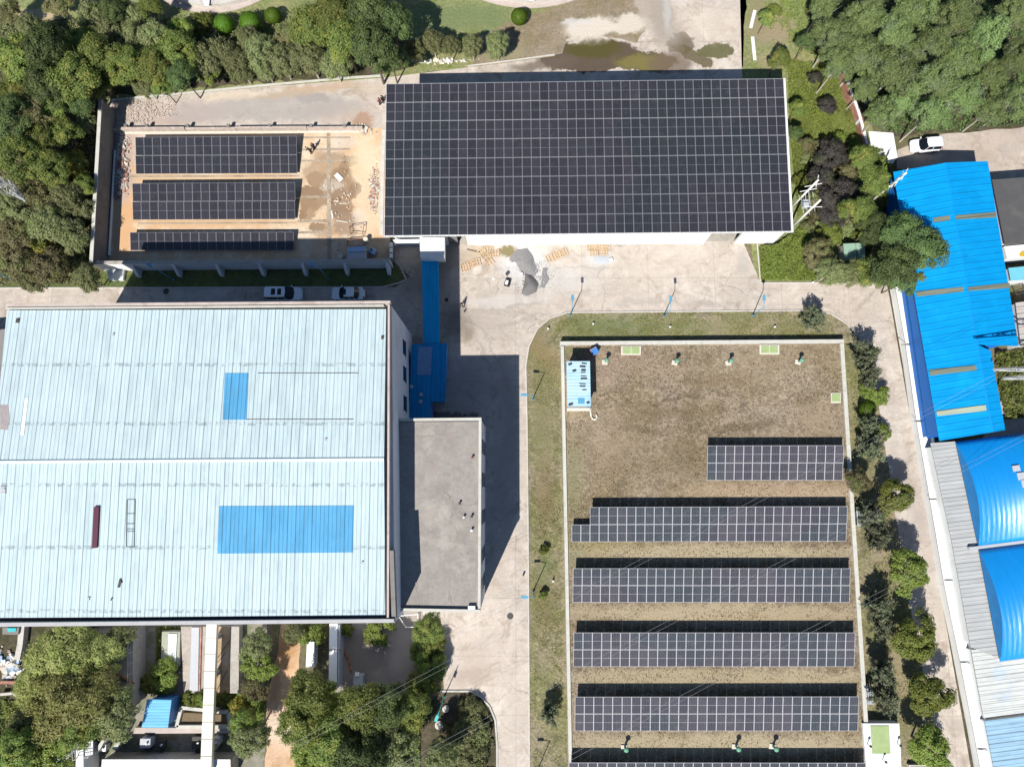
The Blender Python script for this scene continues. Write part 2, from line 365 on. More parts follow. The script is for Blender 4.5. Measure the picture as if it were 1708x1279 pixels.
# ------------------------------------------------------------------ ground sheets
DRY = (.26, .19, .115)
g_base = ground_mat('soil_and_weeds', (.14, .12, .07), (.10, .12, .045), (.20, .16, .10), 2.2, .15)
g_conc = ground_mat('dusty_concrete_yard', (.53, .455, .385), (.47, .42, .375), (.56, .50, .44), 2.6, .07, .9, .006, (9.0, 7.0), finec=.14, wear=.62, stains_and_shade=[
    (270, 200, 70, 10, 0, (.42, .33, .28), .7, .3), (215, 178, 30, 14, 0, (.40, .30, .26), .8, .3), (395, 160, 60, 8, 5, (.62, .52, .40), .7, .3), (560, 190, 60, 18, 0, (.44, .36, .31), .7, .3), (520, 165, 30, 9, 0, (.30, .27, .25), .8, .15), (540, 146, 70, 7, 7, (.46, .33, .22), .7, .4), (620, 150, 24, 14, 0, (.50, .42, .34), .7, .4), (605, 205, 20, 16, 0, (.36, .22, .15), .85, .3),
    (985, 94, 92, 30, 2, (.095, .07, .05), .97, .06, .55), (990, 82, 50, 20, 0, (.085, .075, .02), .85, .3, .6), (1075, 104, 56, 18, 0, (.11, .09, .045), .95, .07, .6), (1075, 105, 50, 14, 0, (.19, .165, .055), .8, .3, .5),
    (905, 108, 60, 12, 8, (.13, .10, .075), .8, .5, .3), (1135, 72, 26, 22, 0, (.15, .115, .085), .9, .07, .4), (1155, 92, 42, 12, -30, (.12, .10, .05), .9, .08, .5), (1120, 105, 40, 20, 0, (.15, .11, .08), .8, .4, .4), (1195, 84, 32, 14, 0, (.10, .10, .035), .9, .07, .6),
    (1105, 30, 28, 60, 14, (.30, .26, .215), .8, .5), (1112, 20, 7, 40, 5, (.46, .46, .45), .6, .6),
    (990, 45, 60, 26, 8, (.62, .56, .48), .6, .5), (1185, 40, 50, 30, 0, (.60, .52, .43), .5, .6),
    (470, 180, 130, 26, 2, (.34, .315, .30), .72, .35), (330, 190, 60, 22, 0, (.38, .33, .31), .8, .5), (240, 186, 44, 22, 0, (.46, .37, .32), .8, .5), (480, 158, 60, 7, 5, (.42, .33, .24), .7, .5),
    (875, 440, 38, 34, 0, (.58, .59, .60), .75, .6), (930, 465, 62, 24, 0, (.52, .51, .50), .6, .8), (845, 420, 14, 12, 0, (.19, .155, .055), .9, .3, .3),
    (850, 500, 62, 10, 3, (.56, .54, .53), .5, .7), (845, 512, 60, 2.2, 6, (.36, .32, .29), .7, .5), (850, 524, 66, 2.0, -4, (.38, .33, .30), .7, .5), (870, 535, 50, 2.4, 14, (.35, .31, .28), .6, .5), (800, 575, 2.6, 50, 20, (.34, .30, .27), .7, .5), (822, 585, 2.4, 55, 28, (.36, .31, .28), .7, .5), (850, 565, 2.6, 40, 40, (.37, .32, .29), .6, .5), (985, 447, 70, 2, -2, (.38, .34, .31), .6, .6), (1010, 490, 90, 2, 2, (.42, .37, .33), .6, .6), (1000, 433, 26, 12, 0, (.55, .57, .55), .7, .35), (815, 545, 34, 30, 60, (.36, .31, .27), .6, .8), (780, 560, 9, 14, 0, (.22, .18, .13), .7, .6),
    (790, 425, 26, 14, 20, (.42, .33, .22), .6, .6), (1070, 503, 50, 6, 0, (.37, .33, .30), .6, .8), (1180, 505, 30, 6, 0, (.33, .29, .26), .6, .8), (1425, 520, 20, 25, 0, (.45, .38, .33), .5, .8),
    (1240, 440, 12, 28, 0, (.37, .34, .31), .6, .6), (1120, 440, 90, 26, 0, (.56, .49, .42), .4, .8),
    (760, 535, 28, 26, 0, (.16, .14, .12), .7, .7), (790, 640, 55, 40, 0, (.32, .29, .27), .6, .7), (850, 690, 12, 90, 4, (.34, .30, .27), .7, .7), (840, 800, 14, 90, 2, (.36, .32, .30), .6, .7),  # dark patches: hall and office shade put into the colour, with road dirt
    (790, 1125, 30, 14, 10, (.36, .29, .24), .7, .6), (800, 1090, 40, 24, 40, (.44, .37, .32), .5, .8), (851, 1150, 12, 60, 0, (.50, .44, .38), .4, .8), (830, 950, 16, 30, 0, (.50, .43, .37), .4, .8),
    (1500, 800, 16, 80, 8, (.40, .35, .31), .5, .8), (1540, 870, 14, 60, 12, (.36, .31, .28), .6, .8), (1570, 1010, 12, 70, 14, (.40, .35, .31), .5, .8), (1600, 1210, 16, 16, 0, (.38, .33, .29), .6, .6),
    (1470, 690, 10, 70, 5, (.62, .55, .49), .5, .8), (705, 460, 50, 40, 0, (.24, .22, .19), .7, .6), (740, 430, 30, 26, 0, (.22, .19, .17), .6, .6)])  # closing dark patches deepen the hall's shade in the colour, with dirt
g_yard = ground_mat('sandy_yard_floor', (.60, .46, .31), (.58, .39, .24), (.66, .55, .42), 2.6, .12, .9, .012, finec=.14, stains_and_shade=[
    (530, 300, 20, 14, 0, (.23, .15, .095), .95, .08), (520, 322, 22, 12, 0, (.23, .15, .095), .95, .08), (575, 278, 10, 16, 0, (.23, .15, .10), .95, .08), (590, 318, 10, 18, 0, (.24, .16, .10), .9, .08), (566, 352, 20, 14, 0, (.22, .145, .10), .95, .08), (505, 352, 8, 16, 0, (.24, .15, .095), .9, .08), (530, 378, 14, 8, 0, (.24, .16, .10), .9, .1),
    (212, 370, 12, 60, 0, (.60, .36, .19), .8, .5), (350, 372, 140, 8, 0, (.56, .36, .2), .7, .5), (350, 297, 140, 6, 0, (.60, .42, .25), .7, .5), (545, 285, 40, 30, 20, (.36, .25, .16), .75, .16), (570, 300, 22, 26, 0, (.26, .17, .10), .8, .2), (530, 330, 36, 20, 0, (.28, .19, .12), .85, .16), (568, 345, 22, 34, 0, (.27, .18, .12), .85, .2),
    (580, 375, 24, 20, 0, (.29, .20, .14), .8, .25), (515, 345, 14, 24, 10, (.30, .20, .12), .8, .2), (545, 385, 24, 12, 0, (.30, .21, .13), .6, .3), (548, 262, 30, 10, 0, (.36, .26, .18), .7, .3), (585, 270, 12, 10, 0, (.30, .21, .13), .8, .2),
    (555, 310, 18, 12, 0, (.55, .49, .42), .6, .3), (600, 365, 12, 16, 0, (.62, .58, .52), .6, .4), (575, 235, 22, 14, 0, (.56, .50, .43), .6, .4), (610, 270, 22, 50, 0, (.68, .57, .40), .7, .6), (615, 350, 20, 50, 0, (.66, .50, .34), .7, .6),
    (290, 225, 90, 10, 0, (.50, .43, .38), .7, .5), (250, 297, 60, 6, 0, (.52, .37, .24), .5, .5), (205, 240, 26, 40, 0, (.42, .33, .29), .9, .5), (205, 300, 18, 40, 0, (.42, .33, .29), .9, .5)])
g_dry = ground_mat('dry_mown_grass', (.32, .255, .178), (.255, .208, .14), (.165, .13, .08), 2.9, .14, .95, .07, finec=.62, streak=(.25, 1.6, 1), blotch=.55, stains_and_shade=[
    (1110, 690, 90, 12, 4, (.17, .125, .07), .55, .8), (1170, 640, 70, 10, 3, (.19, .14, .08), .5, .8), (1060, 760, 60, 40, 0, (.19, .145, .08), .4, .8), (1000, 620, 40, 24, 0, (.34, .25, .20), .5, .8), (1150, 770, 40, 26, 0, (.17, .13, .075), .5, .8),
    (1300, 822, 150, 11, 0, (.42, .33, .225), .85, .5), (1190, 920, 230, 12, 0, (.41, .345, .225), .85, .5), (1190, 1021, 230, 14, 0, (.42, .35, .23), .85, .5), (1190, 1128, 230, 13, 0, (.40, .34, .22), .85, .5), (1200, 1236, 230, 13, 0, (.43, .37, .25), .85, .5),
    (1090, 612, 14, 60, 80, (.34, .26, .185), .5, .6), (1010, 740, 40, 50, 0, (.33, .26, .18), .5, .7), (1360, 700, 34, 26, 0, (.33, .255, .18), .6, .6), (1230, 715, 60, 7, 6, (.13, .10, .06), .6, .5), (1120, 668, 50, 5, 6, (.12, .09, .055), .6, .5), (1075, 720, 40, 5, -5, (.12, .09, .055), .5, .5),
    (955, 800, 14, 60, 0, (.22, .215, .11), .6, .7), (960, 690, 18, 14, 0, (.36, .29, .18), .6, .7), (1000, 905, 70, 12, 0, (.31, .27, .13), .6, .7), (955, 925, 20, 16, 0, (.24, .24, .13), .6, .7), (1280, 600, 90, 30, 0, (.33, .26, .17), .5, .8), (950, 590, 14, 8, 0, (.2, .2, .09), .7, .6),
    (1300, 1025, 120, 10, 0, (.36, .28, .18), .6, .8), (1150, 1130, 120, 9, 0, (.34, .28, .18), .6, .8), (1100, 1235, 150, 12, 0, (.37, .31, .20), .6, .8), (1050, 590, 20, 10, 0, (.33, .22, .17), .6, .7), (1280, 815, 120, 10, 0, (.36, .26, .17), .6, .8)])
g_verge = ground_mat('verge_grass', (.27, .23, .14), (.20, .20, .10), (.13, .13, .06), 3.0, .16, .95, .06, finec=.6, blotch=.5, stains_and_shade=[
    (1030, 545, 70, 16, 0, (.13, .165, .06), .7, .8), (1150, 545, 60, 14, 0, (.19, .20, .10), .5, .8), (905, 680, 16, 120, 0, (.20, .185, .095), .7, .8), (905, 590, 18, 40, 40, (.24, .185, .09), .7, .8), (905, 1010, 18, 40, 0, (.19, .15, .07), .6, .8), (910, 830, 14, 50, 0, (.21, .15, .09), .6, .8),
    (910, 945, 12, 30, 0, (.14, .17, .07), .6, .8), (1480, 900, 20, 60, 0, (.30, .24, .15), .6, .8), (1440, 760, 16, 60, 0, (.22, .20, .10), .6, .8), (1250, 545, 60, 12, 0, (.27, .23, .13), .6, .8), (1500, 1120, 16, 80, 0, (.30, .25, .16), .6, .8), (1430, 690, 10, 60, 0, (.22, .22, .10), .6, .7)])
g_green = ground_mat('rough_green_grass', (.20, .235, .09), (.26, .25, .13), (.16, .20, .06), 2.2, .16, .95, .06, finec=.45, stains_and_shade=[
    (1285, 50, 40, 30, 0, (.32, .25, .17), .8, .5), (1265, 20, 20, 40, 0, (.25, .22, .12), .8, .5), (1300, 105, 30, 16, 0, (.34, .27, .18), .7, .6), (1420, 180, 14, 50, 10, (.33, .28, .18), .7, .6), (1360, 215, 50, 24, 0, (.20, .24, .05), .6, .7), (780, 30, 90, 26, 0, (.16, .20, .09), .8, .6),
    (900, 60, 50, 26, 10, (.27, .23, .14), .8, .6), (960, 20, 60, 16, 0, (.24, .17, .11), .8, .6), (60, 30, 36, 18, 0, (.46, .36, .24), .9, .3), (300, 135, 140, 8, 5, (.27, .2, .13), .6, .6), (560, 115, 100, 9, 5, (.27, .22, .12), .7, .6)])
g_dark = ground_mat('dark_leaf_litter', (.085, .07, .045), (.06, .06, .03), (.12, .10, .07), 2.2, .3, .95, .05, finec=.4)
g_path = ground_mat('orange_earth_path', (.56, .36, .22), (.62, .44, .30), (.45, .30, .17), 2.5, .3, .9, .012, finec=.15, stains_and_shade=[(478, 1080, 16, 30, 0, (.40, .22, .09), .8, .7), (462, 1090, 8, 60, 0, (.30, .2, .12), .6, .7), (468, 1215, 30, 26, 0, (.66, .56, .46), .7, .7)])
g_pad = ground_mat('grey_concrete_pad', (.33, .29, .255), (.37, .33, .295), (.30, .265, .235), 2.6, .2, .9, .006, finec=.12, stains_and_shade=[(610, 1085, 40, 34, 0, (.235, .20, .175), .8, .25), (670, 1075, 22, 40, 0, (.43, .37, .32), .8, .5), (560, 1120, 20, 20, 0, (.44, .39, .34), .7, .5)])
g_lot = ground_mat('pale_tarmac_lot', (.43, .37, .32), (.47, .40, .34), (.40, .345, .30), 2.6, .1, .9, .006, finec=.12, wear=.4)
g_rust = ground_mat('stained_tank_top', (.42, .30, .17), (.47, .38, .29), (.36, .25, .13), 2, .3, .9, .01, finec=.15)
g_tank = ground_mat('concrete_tank_top', (.40, .35, .31), (.43, .39, .34), (.33, .3, .26), 2, .3, .9, .01, finec=.18)

def rough_edge(pts, amp, step=1.2, seed=0):
    out = []
    n = len(pts)
    for i in range(n):
        a, b = Vector(pts[i]), Vector(pts[(i + 1) % n]); L = (b - a).length; k = max(1, int(L / step))
        d = (b - a).normalized() if L else Vector((1, 0, 0)); nn = Vector((-d.y, d.x, 0))
        for j in range(k):
            p = a.lerp(b, j / k)
            if amp: p = p + nn * noise.noise(Vector((p.x * .45 + seed, p.y * .45, seed))) * amp * 2 + nn * noise.noise(Vector((p.x * 1.7, p.y * 1.7 + seed, 3))) * amp
            out.append(p)
    return out
def flat(name, px, z, mat, amp=0.0, struct=True, pts=None):
    w = pts if pts is not None else PL(px, z)
    w = rough_edge(w, amp, 1.0, hash(name) % 7 if False else len(name)) if amp else w
    mb = MB(); tri = tessellate_polygon([[Vector((p[0], p[1], 0)) for p in w]])
    fs = []
    for t in tri:
        a, b, c = [Vector((w[i][0], w[i][1])) for i in t]
        fs.append(tuple(t) if (b - a).cross(c - a) > 0 else tuple(t[::-1]))
    mb.add([(p[0], p[1], z) for p in w], fs)
    o = mb.build(name, mat)
    if struct: o['kind'] = 'structure'
    return o
def kerb(name, px, w, h, mat, z=0.0, closed=False):
    w3 = PL(px, z); mb = MB(); n = len(w3)
    for i in range(n if closed else n - 1): mb.wall(w3[i], w3[(i + 1) % n], w, z, z + h)
    o = mb.build(name, mat); o['kind'] = 'structure'; return o

flat('ground', None, 0.0, g_base, pts=[Vector((-400, -350, 0)), Vector((400, -350, 0)), Vector((400, 450, 0)), Vector((-400, 450, 0))])
flat('green_verge', [(-60, -90), (1250, -90), (1236, 130), (950, 98), (860, 104), (640, 130), (430, 146), (185, 172), (-60, 170)], .008, g_green, .2)
flat('rough_meadow', [(1225, -90), (1440, -90), (1420, 120), (1465, 240), (1500, 300), (1525, 420), (1478, 474), (1262, 474), (1250, 398), (1235, 380)], .008, g_green, .1)
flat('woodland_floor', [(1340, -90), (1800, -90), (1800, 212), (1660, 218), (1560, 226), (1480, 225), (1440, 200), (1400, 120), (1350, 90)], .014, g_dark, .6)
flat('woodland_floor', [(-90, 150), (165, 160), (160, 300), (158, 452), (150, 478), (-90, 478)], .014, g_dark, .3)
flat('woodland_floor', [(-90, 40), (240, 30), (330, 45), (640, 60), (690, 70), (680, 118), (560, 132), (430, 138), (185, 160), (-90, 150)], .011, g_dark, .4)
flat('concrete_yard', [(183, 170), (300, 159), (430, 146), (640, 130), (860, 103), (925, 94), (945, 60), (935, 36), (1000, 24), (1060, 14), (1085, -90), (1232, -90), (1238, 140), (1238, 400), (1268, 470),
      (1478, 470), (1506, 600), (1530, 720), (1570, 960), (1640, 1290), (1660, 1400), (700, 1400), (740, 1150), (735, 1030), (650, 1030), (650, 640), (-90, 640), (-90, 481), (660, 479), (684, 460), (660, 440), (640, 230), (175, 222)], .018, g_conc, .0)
flat('dirt_ground', [(800, 60), (870, 30), (940, 12), (1040, -90), (1092, -90), (1082, 30), (1062, 72), (1000, 62), (962, 58), (940, 66), (938, 92), (862, 103), (790, 112)], .0225, ground_mat('bare_dirt', (.27, .215, .15), (.23, .19, .12), (.20, .17, .11), 2.4, .2, .95, .03, finec=.3, stains_and_shade=[
    (985, 48, 48, 20, 8, (.62, .56, .48), .9, .25), (1050, 42, 36, 20, 10, (.60, .54, .46), .9, .25), (960, 38, 26, 8, 8, (.55, .53, .50), .8, .4), (1005, 75, 60, 12, 4, (.34, .28, .22), .7, .3), (1075, 10, 16, 40, 12, (.42, .36, .31), .8, .3), (840, 90, 40, 12, 8, (.30, .27, .17), .6, .6)]), .35)
flat('sandy_yard', [(176, 216), (640, 214), (652, 300), (650, 440), (178, 446)], .026, g_yard, 0)
g_beam = ground_mat('brown_concrete_strip', (.36, .29, .22), (.42, .35, .27), (.26, .20, .15), 3, .4, .9, .01, finec=.2)
for k_, (px_, z_) in enumerate([([(545, 218), (551, 218), (553, 440), (546, 440)], .034), ([(500, 228), (584, 228), (584, 231), (500, 231)], .03), ([(502, 248), (584, 247), (584, 250.5), (502, 251.5)], .03), ([(500, 267), (584, 266), (584, 269), (500, 270)], .03),
     ([(498, 327), (545, 326), (545, 330), (498, 331)], .03), ([(496, 367), (545, 366), (545, 370.5), (496, 371.5)], .03), ([(496, 386), (545, 385), (545, 389), (496, 390)], .03), ([(215, 293), (500, 292), (500, 295), (215, 296)], .03), ([(230, 371), (495, 370), (495, 373), (230, 374)], .03)]): flat('floor_strip', px_, z_, g_beam, .02)
flat('verge', [(893, 1400), (883, 1279), (881, 900), (879, 700), (877, 610), (882, 578), (896, 549), (917, 531), (946, 521.5), (1110, 520), (1340, 518), (1385, 523), (1412, 540), (1430, 560), (1446, 590), (1466, 680),
      (1482, 780), (1497, 880), (1513, 985), (1535, 1090), (1556, 1200), (1572, 1285), (1590, 1400)], .03, g_verge, .08)
kerb('kerb', [(893, 1400), (883, 1279), (881, 900), (879, 700), (877, 610), (882, 578), (896, 549), (917, 531), (946, 521.5), (1110, 520), (1340, 518), (1385, 523), (1412, 540), (1430, 560)], .16, .13, M['conclight'])
kerb('kerb', [(-90, 481), (300, 480), (640, 479), (666, 472), (678, 466), (668, 446), (660, 436)], .16, .13, M['conclight'])
kerb('kerb', [(183, 168), (300, 157), (430, 144), (590, 130), (640, 127)], .28, .15, M['coping'])
kerb('kerb', [(780, 111), (860, 101), (925, 92)], .2, .12, M['conclight'])
kerb('kerb', [(1262, 400), (1268, 472), (1470, 472)], .16, .13, M['conclight'])
kerb('kerb', [(735, 1152), (785, 1152), (803, 1162), (817, 1178), (826, 1200), (829, 1240), (829, 1400)], .2, .14, M['coping'])
flat('planting_bed', [(735, 1153), (785, 1153), (803, 1163), (816, 1179), (825, 1201), (828, 1240), (828, 1400), (700, 1400), (690, 1200)], .03, g_dark, 0)
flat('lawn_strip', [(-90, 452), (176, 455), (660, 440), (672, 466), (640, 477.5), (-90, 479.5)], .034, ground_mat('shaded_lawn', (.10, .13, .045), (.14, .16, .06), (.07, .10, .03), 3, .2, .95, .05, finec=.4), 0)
flat('parking_lot', [(1497, 250), (1560, 226), (1660, 216), (1800, 205), (1800, 330), (1497, 330)], .024, g_lot, .15)
flat('side_alley', [(1700, 600), (1900, 560), (1900, 1400), (1650, 1400), (1560, 900)], .01, M['conc'])
flat('earth_path', [(470, 1000), (500, 1000), (497, 1279), (497, 1400), (432, 1400), (440, 1279), (446, 1150), (462, 1100)], .02, g_path, .2)
flat('grey_pad', [(562, 1000), (705, 1000), (704, 1100), (690, 1160), (640, 1170), (560, 1160)], .022, g_pad, .1)
flat('lower_lawn', [(497, 1120), (560, 1150), (700, 1165), (700, 1400), (497, 1400)], .016, g_green, .3)
flat('scrub_floor', [(-90, 1000), (230, 1000), (225, 1180), (170, 1235), (120, 1400), (-90, 1400)], .012, g_dark, .4)
flat('process_floor', [(165, 1040), (445, 1040), (438, 1400), (100, 1400), (150, 1230)], .02, ground_mat('dim_concrete', (.30, .27, .23), (.22, .21, .16), (.14, .16, .08), 2.2, .3, .9, .01, finec=.2), .1)
flat('east_earth_strip', [(1480, 474), (1500, 470), (1640, 1270), (1660, 1400), (1640, 1400)], .022, g_dark)

# ------------------------------------------------------------------ solar panels
PW, PH_ = 1.134, 2.278
def panel_mesh(cell, name='panel', pw=PW, ph=PH_):
    f = .024 if cell == 'cell' else .028; t = .035
    mb = MB()
    for x in (-pw / 2 + f / 2, pw / 2 - f / 2): mb.box((x, 0, 0), (f, ph, t))
    for y in (-ph / 2 + f / 2, ph / 2 - f / 2): mb.box((0, y, 0), (pw - 2 * f, f, t))
    mb.box((0, 0, .0135), (pw - 2 * f, .018, .004))
    a, b = pw / 2 - f, ph / 2 - f
    mb.quad((-a, -b, .0125), (a, -b, .0125), (a, b, .0125), (-a, b, .0125), 1)
    mb.quad((-a, b, -.012), (a, b, -.012), (a, -b, -.012), (-a, -b, -.012), 0)
    me = bpy.data.meshes.new(name); me.from_pydata(mb.v, [], mb.f); me.materials.append(M['alu' if cell == 'cell' else 'alu2']); me.materials.append(M[cell])
    me.polygons.foreach_set('material_index', mb.m); me.update(); return me
PANEL = panel_mesh('cell'); PANELF = panel_mesh('cellf')
def put_panel(parent, nw, ne, sw, se, i, j, ncol, nrow, root, fill=.985, me=None):
    """one panel in cell (i, j) of the bilinear patch nw-ne-sw-se (world points)"""
    def pt(u, v): return (nw.lerp(ne, u)).lerp(sw.lerp(se, u), v)
    c = pt((i + .5) / ncol, (j + .5) / nrow)
    ex = pt((i + 1) / ncol, (j + .5) / nrow) - pt(i / ncol, (j + .5) / nrow)
    ey = pt((i + .5) / ncol, j / nrow) - pt((i + .5) / ncol, (j + 1) / nrow)
    X = ex.normalized(); Z = X.cross(ey).normalized(); Y = Z.cross(X)
    o = bpy.data.objects.new('panel', me or PANELF); COL.objects.link(o); o.parent = parent
    sx = (ex.length - .018) / PW; sy = (ey.length * fill) / PH_
    Mx = Matrix((X * sx, Y * sy, Z)).transposed().to_4x4(); Mx.translation = c - root.location
    o.matrix_local = Mx
    return o

FZ = .95                                          # field surface height
def ground_array(label, L, Rr, T, B, ncol, nrow, z0, z1, zg, group, ext=None, name='solar_array', leg_step=3.2):
    nw, ne, sw, se = P(L[0], T[0], z1), P(Rr[0], T[1], z1), P(L[1], B[0], z0), P(Rr[1], B[1], z0)
    root = thing(name, label, 'solar array', ((sw + se) / 2)[:2] + (zg,) if False else Vector((sw.lerp(se, .5).x, sw.lerp(se, .5).y, zg)), group)
    for j in range(nrow):
        for i in range(ncol): put_panel(root, nw, ne, sw, se, i, j, ncol, nrow, root, .985, PANEL if zg < .5 else PANELF)
    if ext:                                       # extra panels west of the lower row
        dx = (se - sw) / ncol; mid_w = nw.lerp(sw, .5)
        for k in range(1, ext + 1):
            a, b = mid_w - dx * k, mid_w - dx * (k - 1); c, d = sw - dx * k, sw - dx * (k - 1)
            put_panel(root, a, b, c, d, 0, 0, 1, 1, root)
    mb = MB(); dz = Vector((0, 0, -.07))
    for v in ((.12, .38, .62, .88) if nrow == 2 else (.25, .75)):
        a = nw.lerp(sw, v) + dz; b = ne.lerp(se, v) + dz
        if ext and v > .5: a = a - (se - sw) / ncol * ext
        mb.tube(a, b, .035, 4)
    mb.build('rail', M['galv'], root)
    n = max(2, int((ne - nw).length / leg_step))
    for k in range(n + 1):
        u = (k + .15) / (n + .3)
        a = nw.lerp(ne, u); b = sw.lerp(se, u)
        for p in (a.lerp(b, .15), a.lerp(b, .85)):
            MB().tube((p.x, p.y, zg), (p.x, p.y, p.z - .1), .04, 6).build('post', M['galv'], root)
    mb = MB()
    for k in range(n + 1):
        u = (k + .15) / (n + .3); a = nw.lerp(ne, u) + dz * 1.6; b = sw.lerp(se, u) + dz * 1.6
        mb.tube(a, b, .03, 4)
    mb.build('rafter', M['galv'], root)
    return root
GF = 'ground mounted solar arrays on the grassed tank roof'
z0, z1 = FZ + .45, FZ + 1.45
ground_array('short solar array in the field, northernmost and 15 panels wide', (1180, 1179), (1408, 1405), (743, 742.5), (801, 801), 15, 2, z0, z1, FZ, GF)
ground_array('long solar array with a two-panel step sticking out at its west end', (984, 984), (1414, 1411), (845.5, 844), (903.5, 902.5), 28, 2, z0, z1, FZ, GF, ext=2)
ground_array('long solar array directly south of the one with the stepped west end', (956, 955), (1418.5, 1417), (947.5, 947.5), (1004.5, 1004.5), 30, 2, z0, z1, FZ, GF)
ground_array('third of the full-length solar arrays counted down the field', (957, 956), (1426.5, 1425), (1054.5, 1054.5), (1111.5, 1111.5), 30, 2, z0, z1, FZ, GF)
ground_array('long solar array with three green vents standing just south of it', (959, 958.5), (1432.5, 1431), (1161.5, 1161), (1218.5, 1218.5), 30, 2, z0, z1, FZ, GF)
ground_array('solar array cut off by the bottom edge of the photo', (949, 948), (1444, 1443), (1271, 1271.5), (1330, 1330.5), 31, 2, z0, z1, FZ, GF)
GY = 'solar arrays in the walled sandy yard'
ground_array('northernmost of the three solar arrays in the walled sandy yard', (226, 226.5), (494.5, 496), (229, 227), (290.5, 289.5), 19, 2, .5, 1.5, .026, GY)
ground_array('middle one of the three solar arrays in the walled sandy yard', (221, 221.5), (492.5, 492), (306, 304), (367, 366), 19, 2, .5, 1.5, .026, GY)
ground_array('single-row solar array half in shade along the yard\'s south wall', (217, 217.5), (490, 490), (387.5, 387), (418, 418), 19, 1, .5, 1.0, .026, GY)

# ------------------------------------------------------------------ tank field
flat('tank_field', [(939, 574), (1402, 570), (1447, 1290), (1456, 1400), (953, 1400), (947, 1279)], FZ, g_dry, 0)
def low_wall(label, a, b, w, z1, mat, grp=None, z0=0, name='retaining_wall', cat='low wall'):
    o = MB().wall(P(*a, z1), P(*b, z1), w, z0, z1).build(name, mat); tag(o, label, cat, grp); return o
low_wall('pale concrete retaining wall along the north side of the dry field', (934, 572.5), (1408, 569), .5, 1.2, M['coping'], 'retaining walls round the field')
low_wall('pale concrete retaining wall down the west side of the dry field', (938, 577), (954, 1400), .42, 1.19, M['coping'], 'retaining walls round the field')
low_wall('pale concrete retaining wall down the east side of the dry field', (1404.5, 573), (1457, 1400), .5, 1.195, M['coping'], 'retaining walls round the field')

def vent(first=[]):
    root = thing('vent_pipe', '', 'vent pipe', (0, 0, 0), 'green vent pipes on the field', world=False)
    MB().box((-.1, -.12, .06), (.75, .6, .14)).build('base', M['stone'], root, bevel=.02)
    MB().tube((0, 0, .1), (0, 0, 1.15), .14, 12).build('pipe', M['greenvent'], root, True)
    MB().tube((0, 0, 1.08), (0, 0, 1.2), .24, 14, .30).dome((0, 0, 1.2), .31, .2, 14).build('cap', M['greenvent'], root, True)
    return root
vp = vent()
VL = [((1010, 603), 'green mushroom vent nearest the blue-roofed shed'), ((1126.5, 604), 'green mushroom vent between the shed and the middle of the north wall'),
      ((1215.5, 604), 'green mushroom vent just west of the eastern green hatch on the north side'), ((1332, 603), 'green mushroom vent nearest the field\'s north-east corner'),
      ((1042, 1244), 'lone green vent on the west half, south of the last full array'), ((1227, 1243), 'green vent left of its close neighbour, at the bottom of the field'), ((1289, 1243), 'easternmost green vent at the bottom of the field')]
for i, (q, l) in enumerate(VL): place_copy(vp, i == 0, P(q[0], q[1], FZ), rng.uniform(-.3, .3), l)
def hatch(label, x0, y0, x1, y1, z, n=2):
    q = PL([(x0, y0), (x1, y0), (x1, y1), (x0, y1)], z)
    root = thing('hatch', label, 'hatch cover', (q[0] + q[2]) / 2, 'pale green hatch covers'); root.location.z = z - .13
    MB().prism(q, z - .14, z).build('frame', M['stone'], root)
    for k in range(n):
        u0 = .06 + k * .88 / n + .02; u1 = .06 + (k + 1) * .88 / n - .02
        def pt(u, v): return q[0].lerp(q[1], u).lerp(q[3].lerp(q[2], u), v)
        MB().prism([pt(u0, .12), pt(u1, .12), pt(u1, .86), pt(u0, .86)], z, z + .05).build('cover', M['greenhatch'], root)
hatch('double pale green hatch against the north wall, nearest the blue-roofed shed', 1036, 577, 1069, 592, FZ + .15)
hatch('double pale green hatch against the north wall, toward the east corner', 1267, 575, 1300, 591, FZ + .15)
hatch('small single green hatch against the field\'s east wall', 1386, 655, 1402.5, 672, FZ + .15, 1)

# raised pump chamber with green lid, bottom right of field
q = PL([(1439, 1206), (1500, 1206), (1506, 1330), (1449, 1330)], 1.35)
root = thing('pump_chamber', 'white concrete chamber with a large pale green lid beside the field\'s east wall', 'chamber', (q[0] + q[2]) / 2); root.location.z = 0
MB().prism(q, 0, 1.35).build('chamber_wall', M['whitewall'], root)
MB().prism(PL([(1452, 1210), (1483, 1210), (1485.5, 1256.5), (1455, 1256.5)], 1.42), 1.35, 1.42).build('lid', M['greenhatch'], root)
cg = thing('cable_gland', '', 'vent cowl', (0, 0, 0), 'black cowls on the white chamber', world=False)
MB().tube((0, 0, 0), (0, 0, .9), .05, 8).build('stem', M['galv'], cg); MB().dome((0, 0, .8), .16, .22, 10).build('cowl', M['iron'], cg)
for i, (x, y, l) in enumerate([(1446.5, 1240, 'black cowl left of the green lid'), (1496, 1239, 'black cowl right of the green lid'), (1472, 1266, 'black cowl south of the green lid')]): place_copy(cg, i == 0, P(x, y, 1.35), 0, l + ' on the white chamber')
q = PL([(1516, 1275.5), (1560, 1275.5), (1566, 1330), (1520, 1330)], .6)
root = thing('hatch', 'pale green hatch cut off by the bottom edge, under the round tree', 'hatch cover', (q[0] + q[2]) / 2, 'pale green hatch covers'); root.location.z = 0
MB().prism(q, 0, .6).build('frame', M['stone'], root); q2 = [Vector(v).lerp((q[0] + q[2]) / 2, .1) for v in q]
MB().prism(q2, .6, .66).build('cover', M['greenhatch'], root)

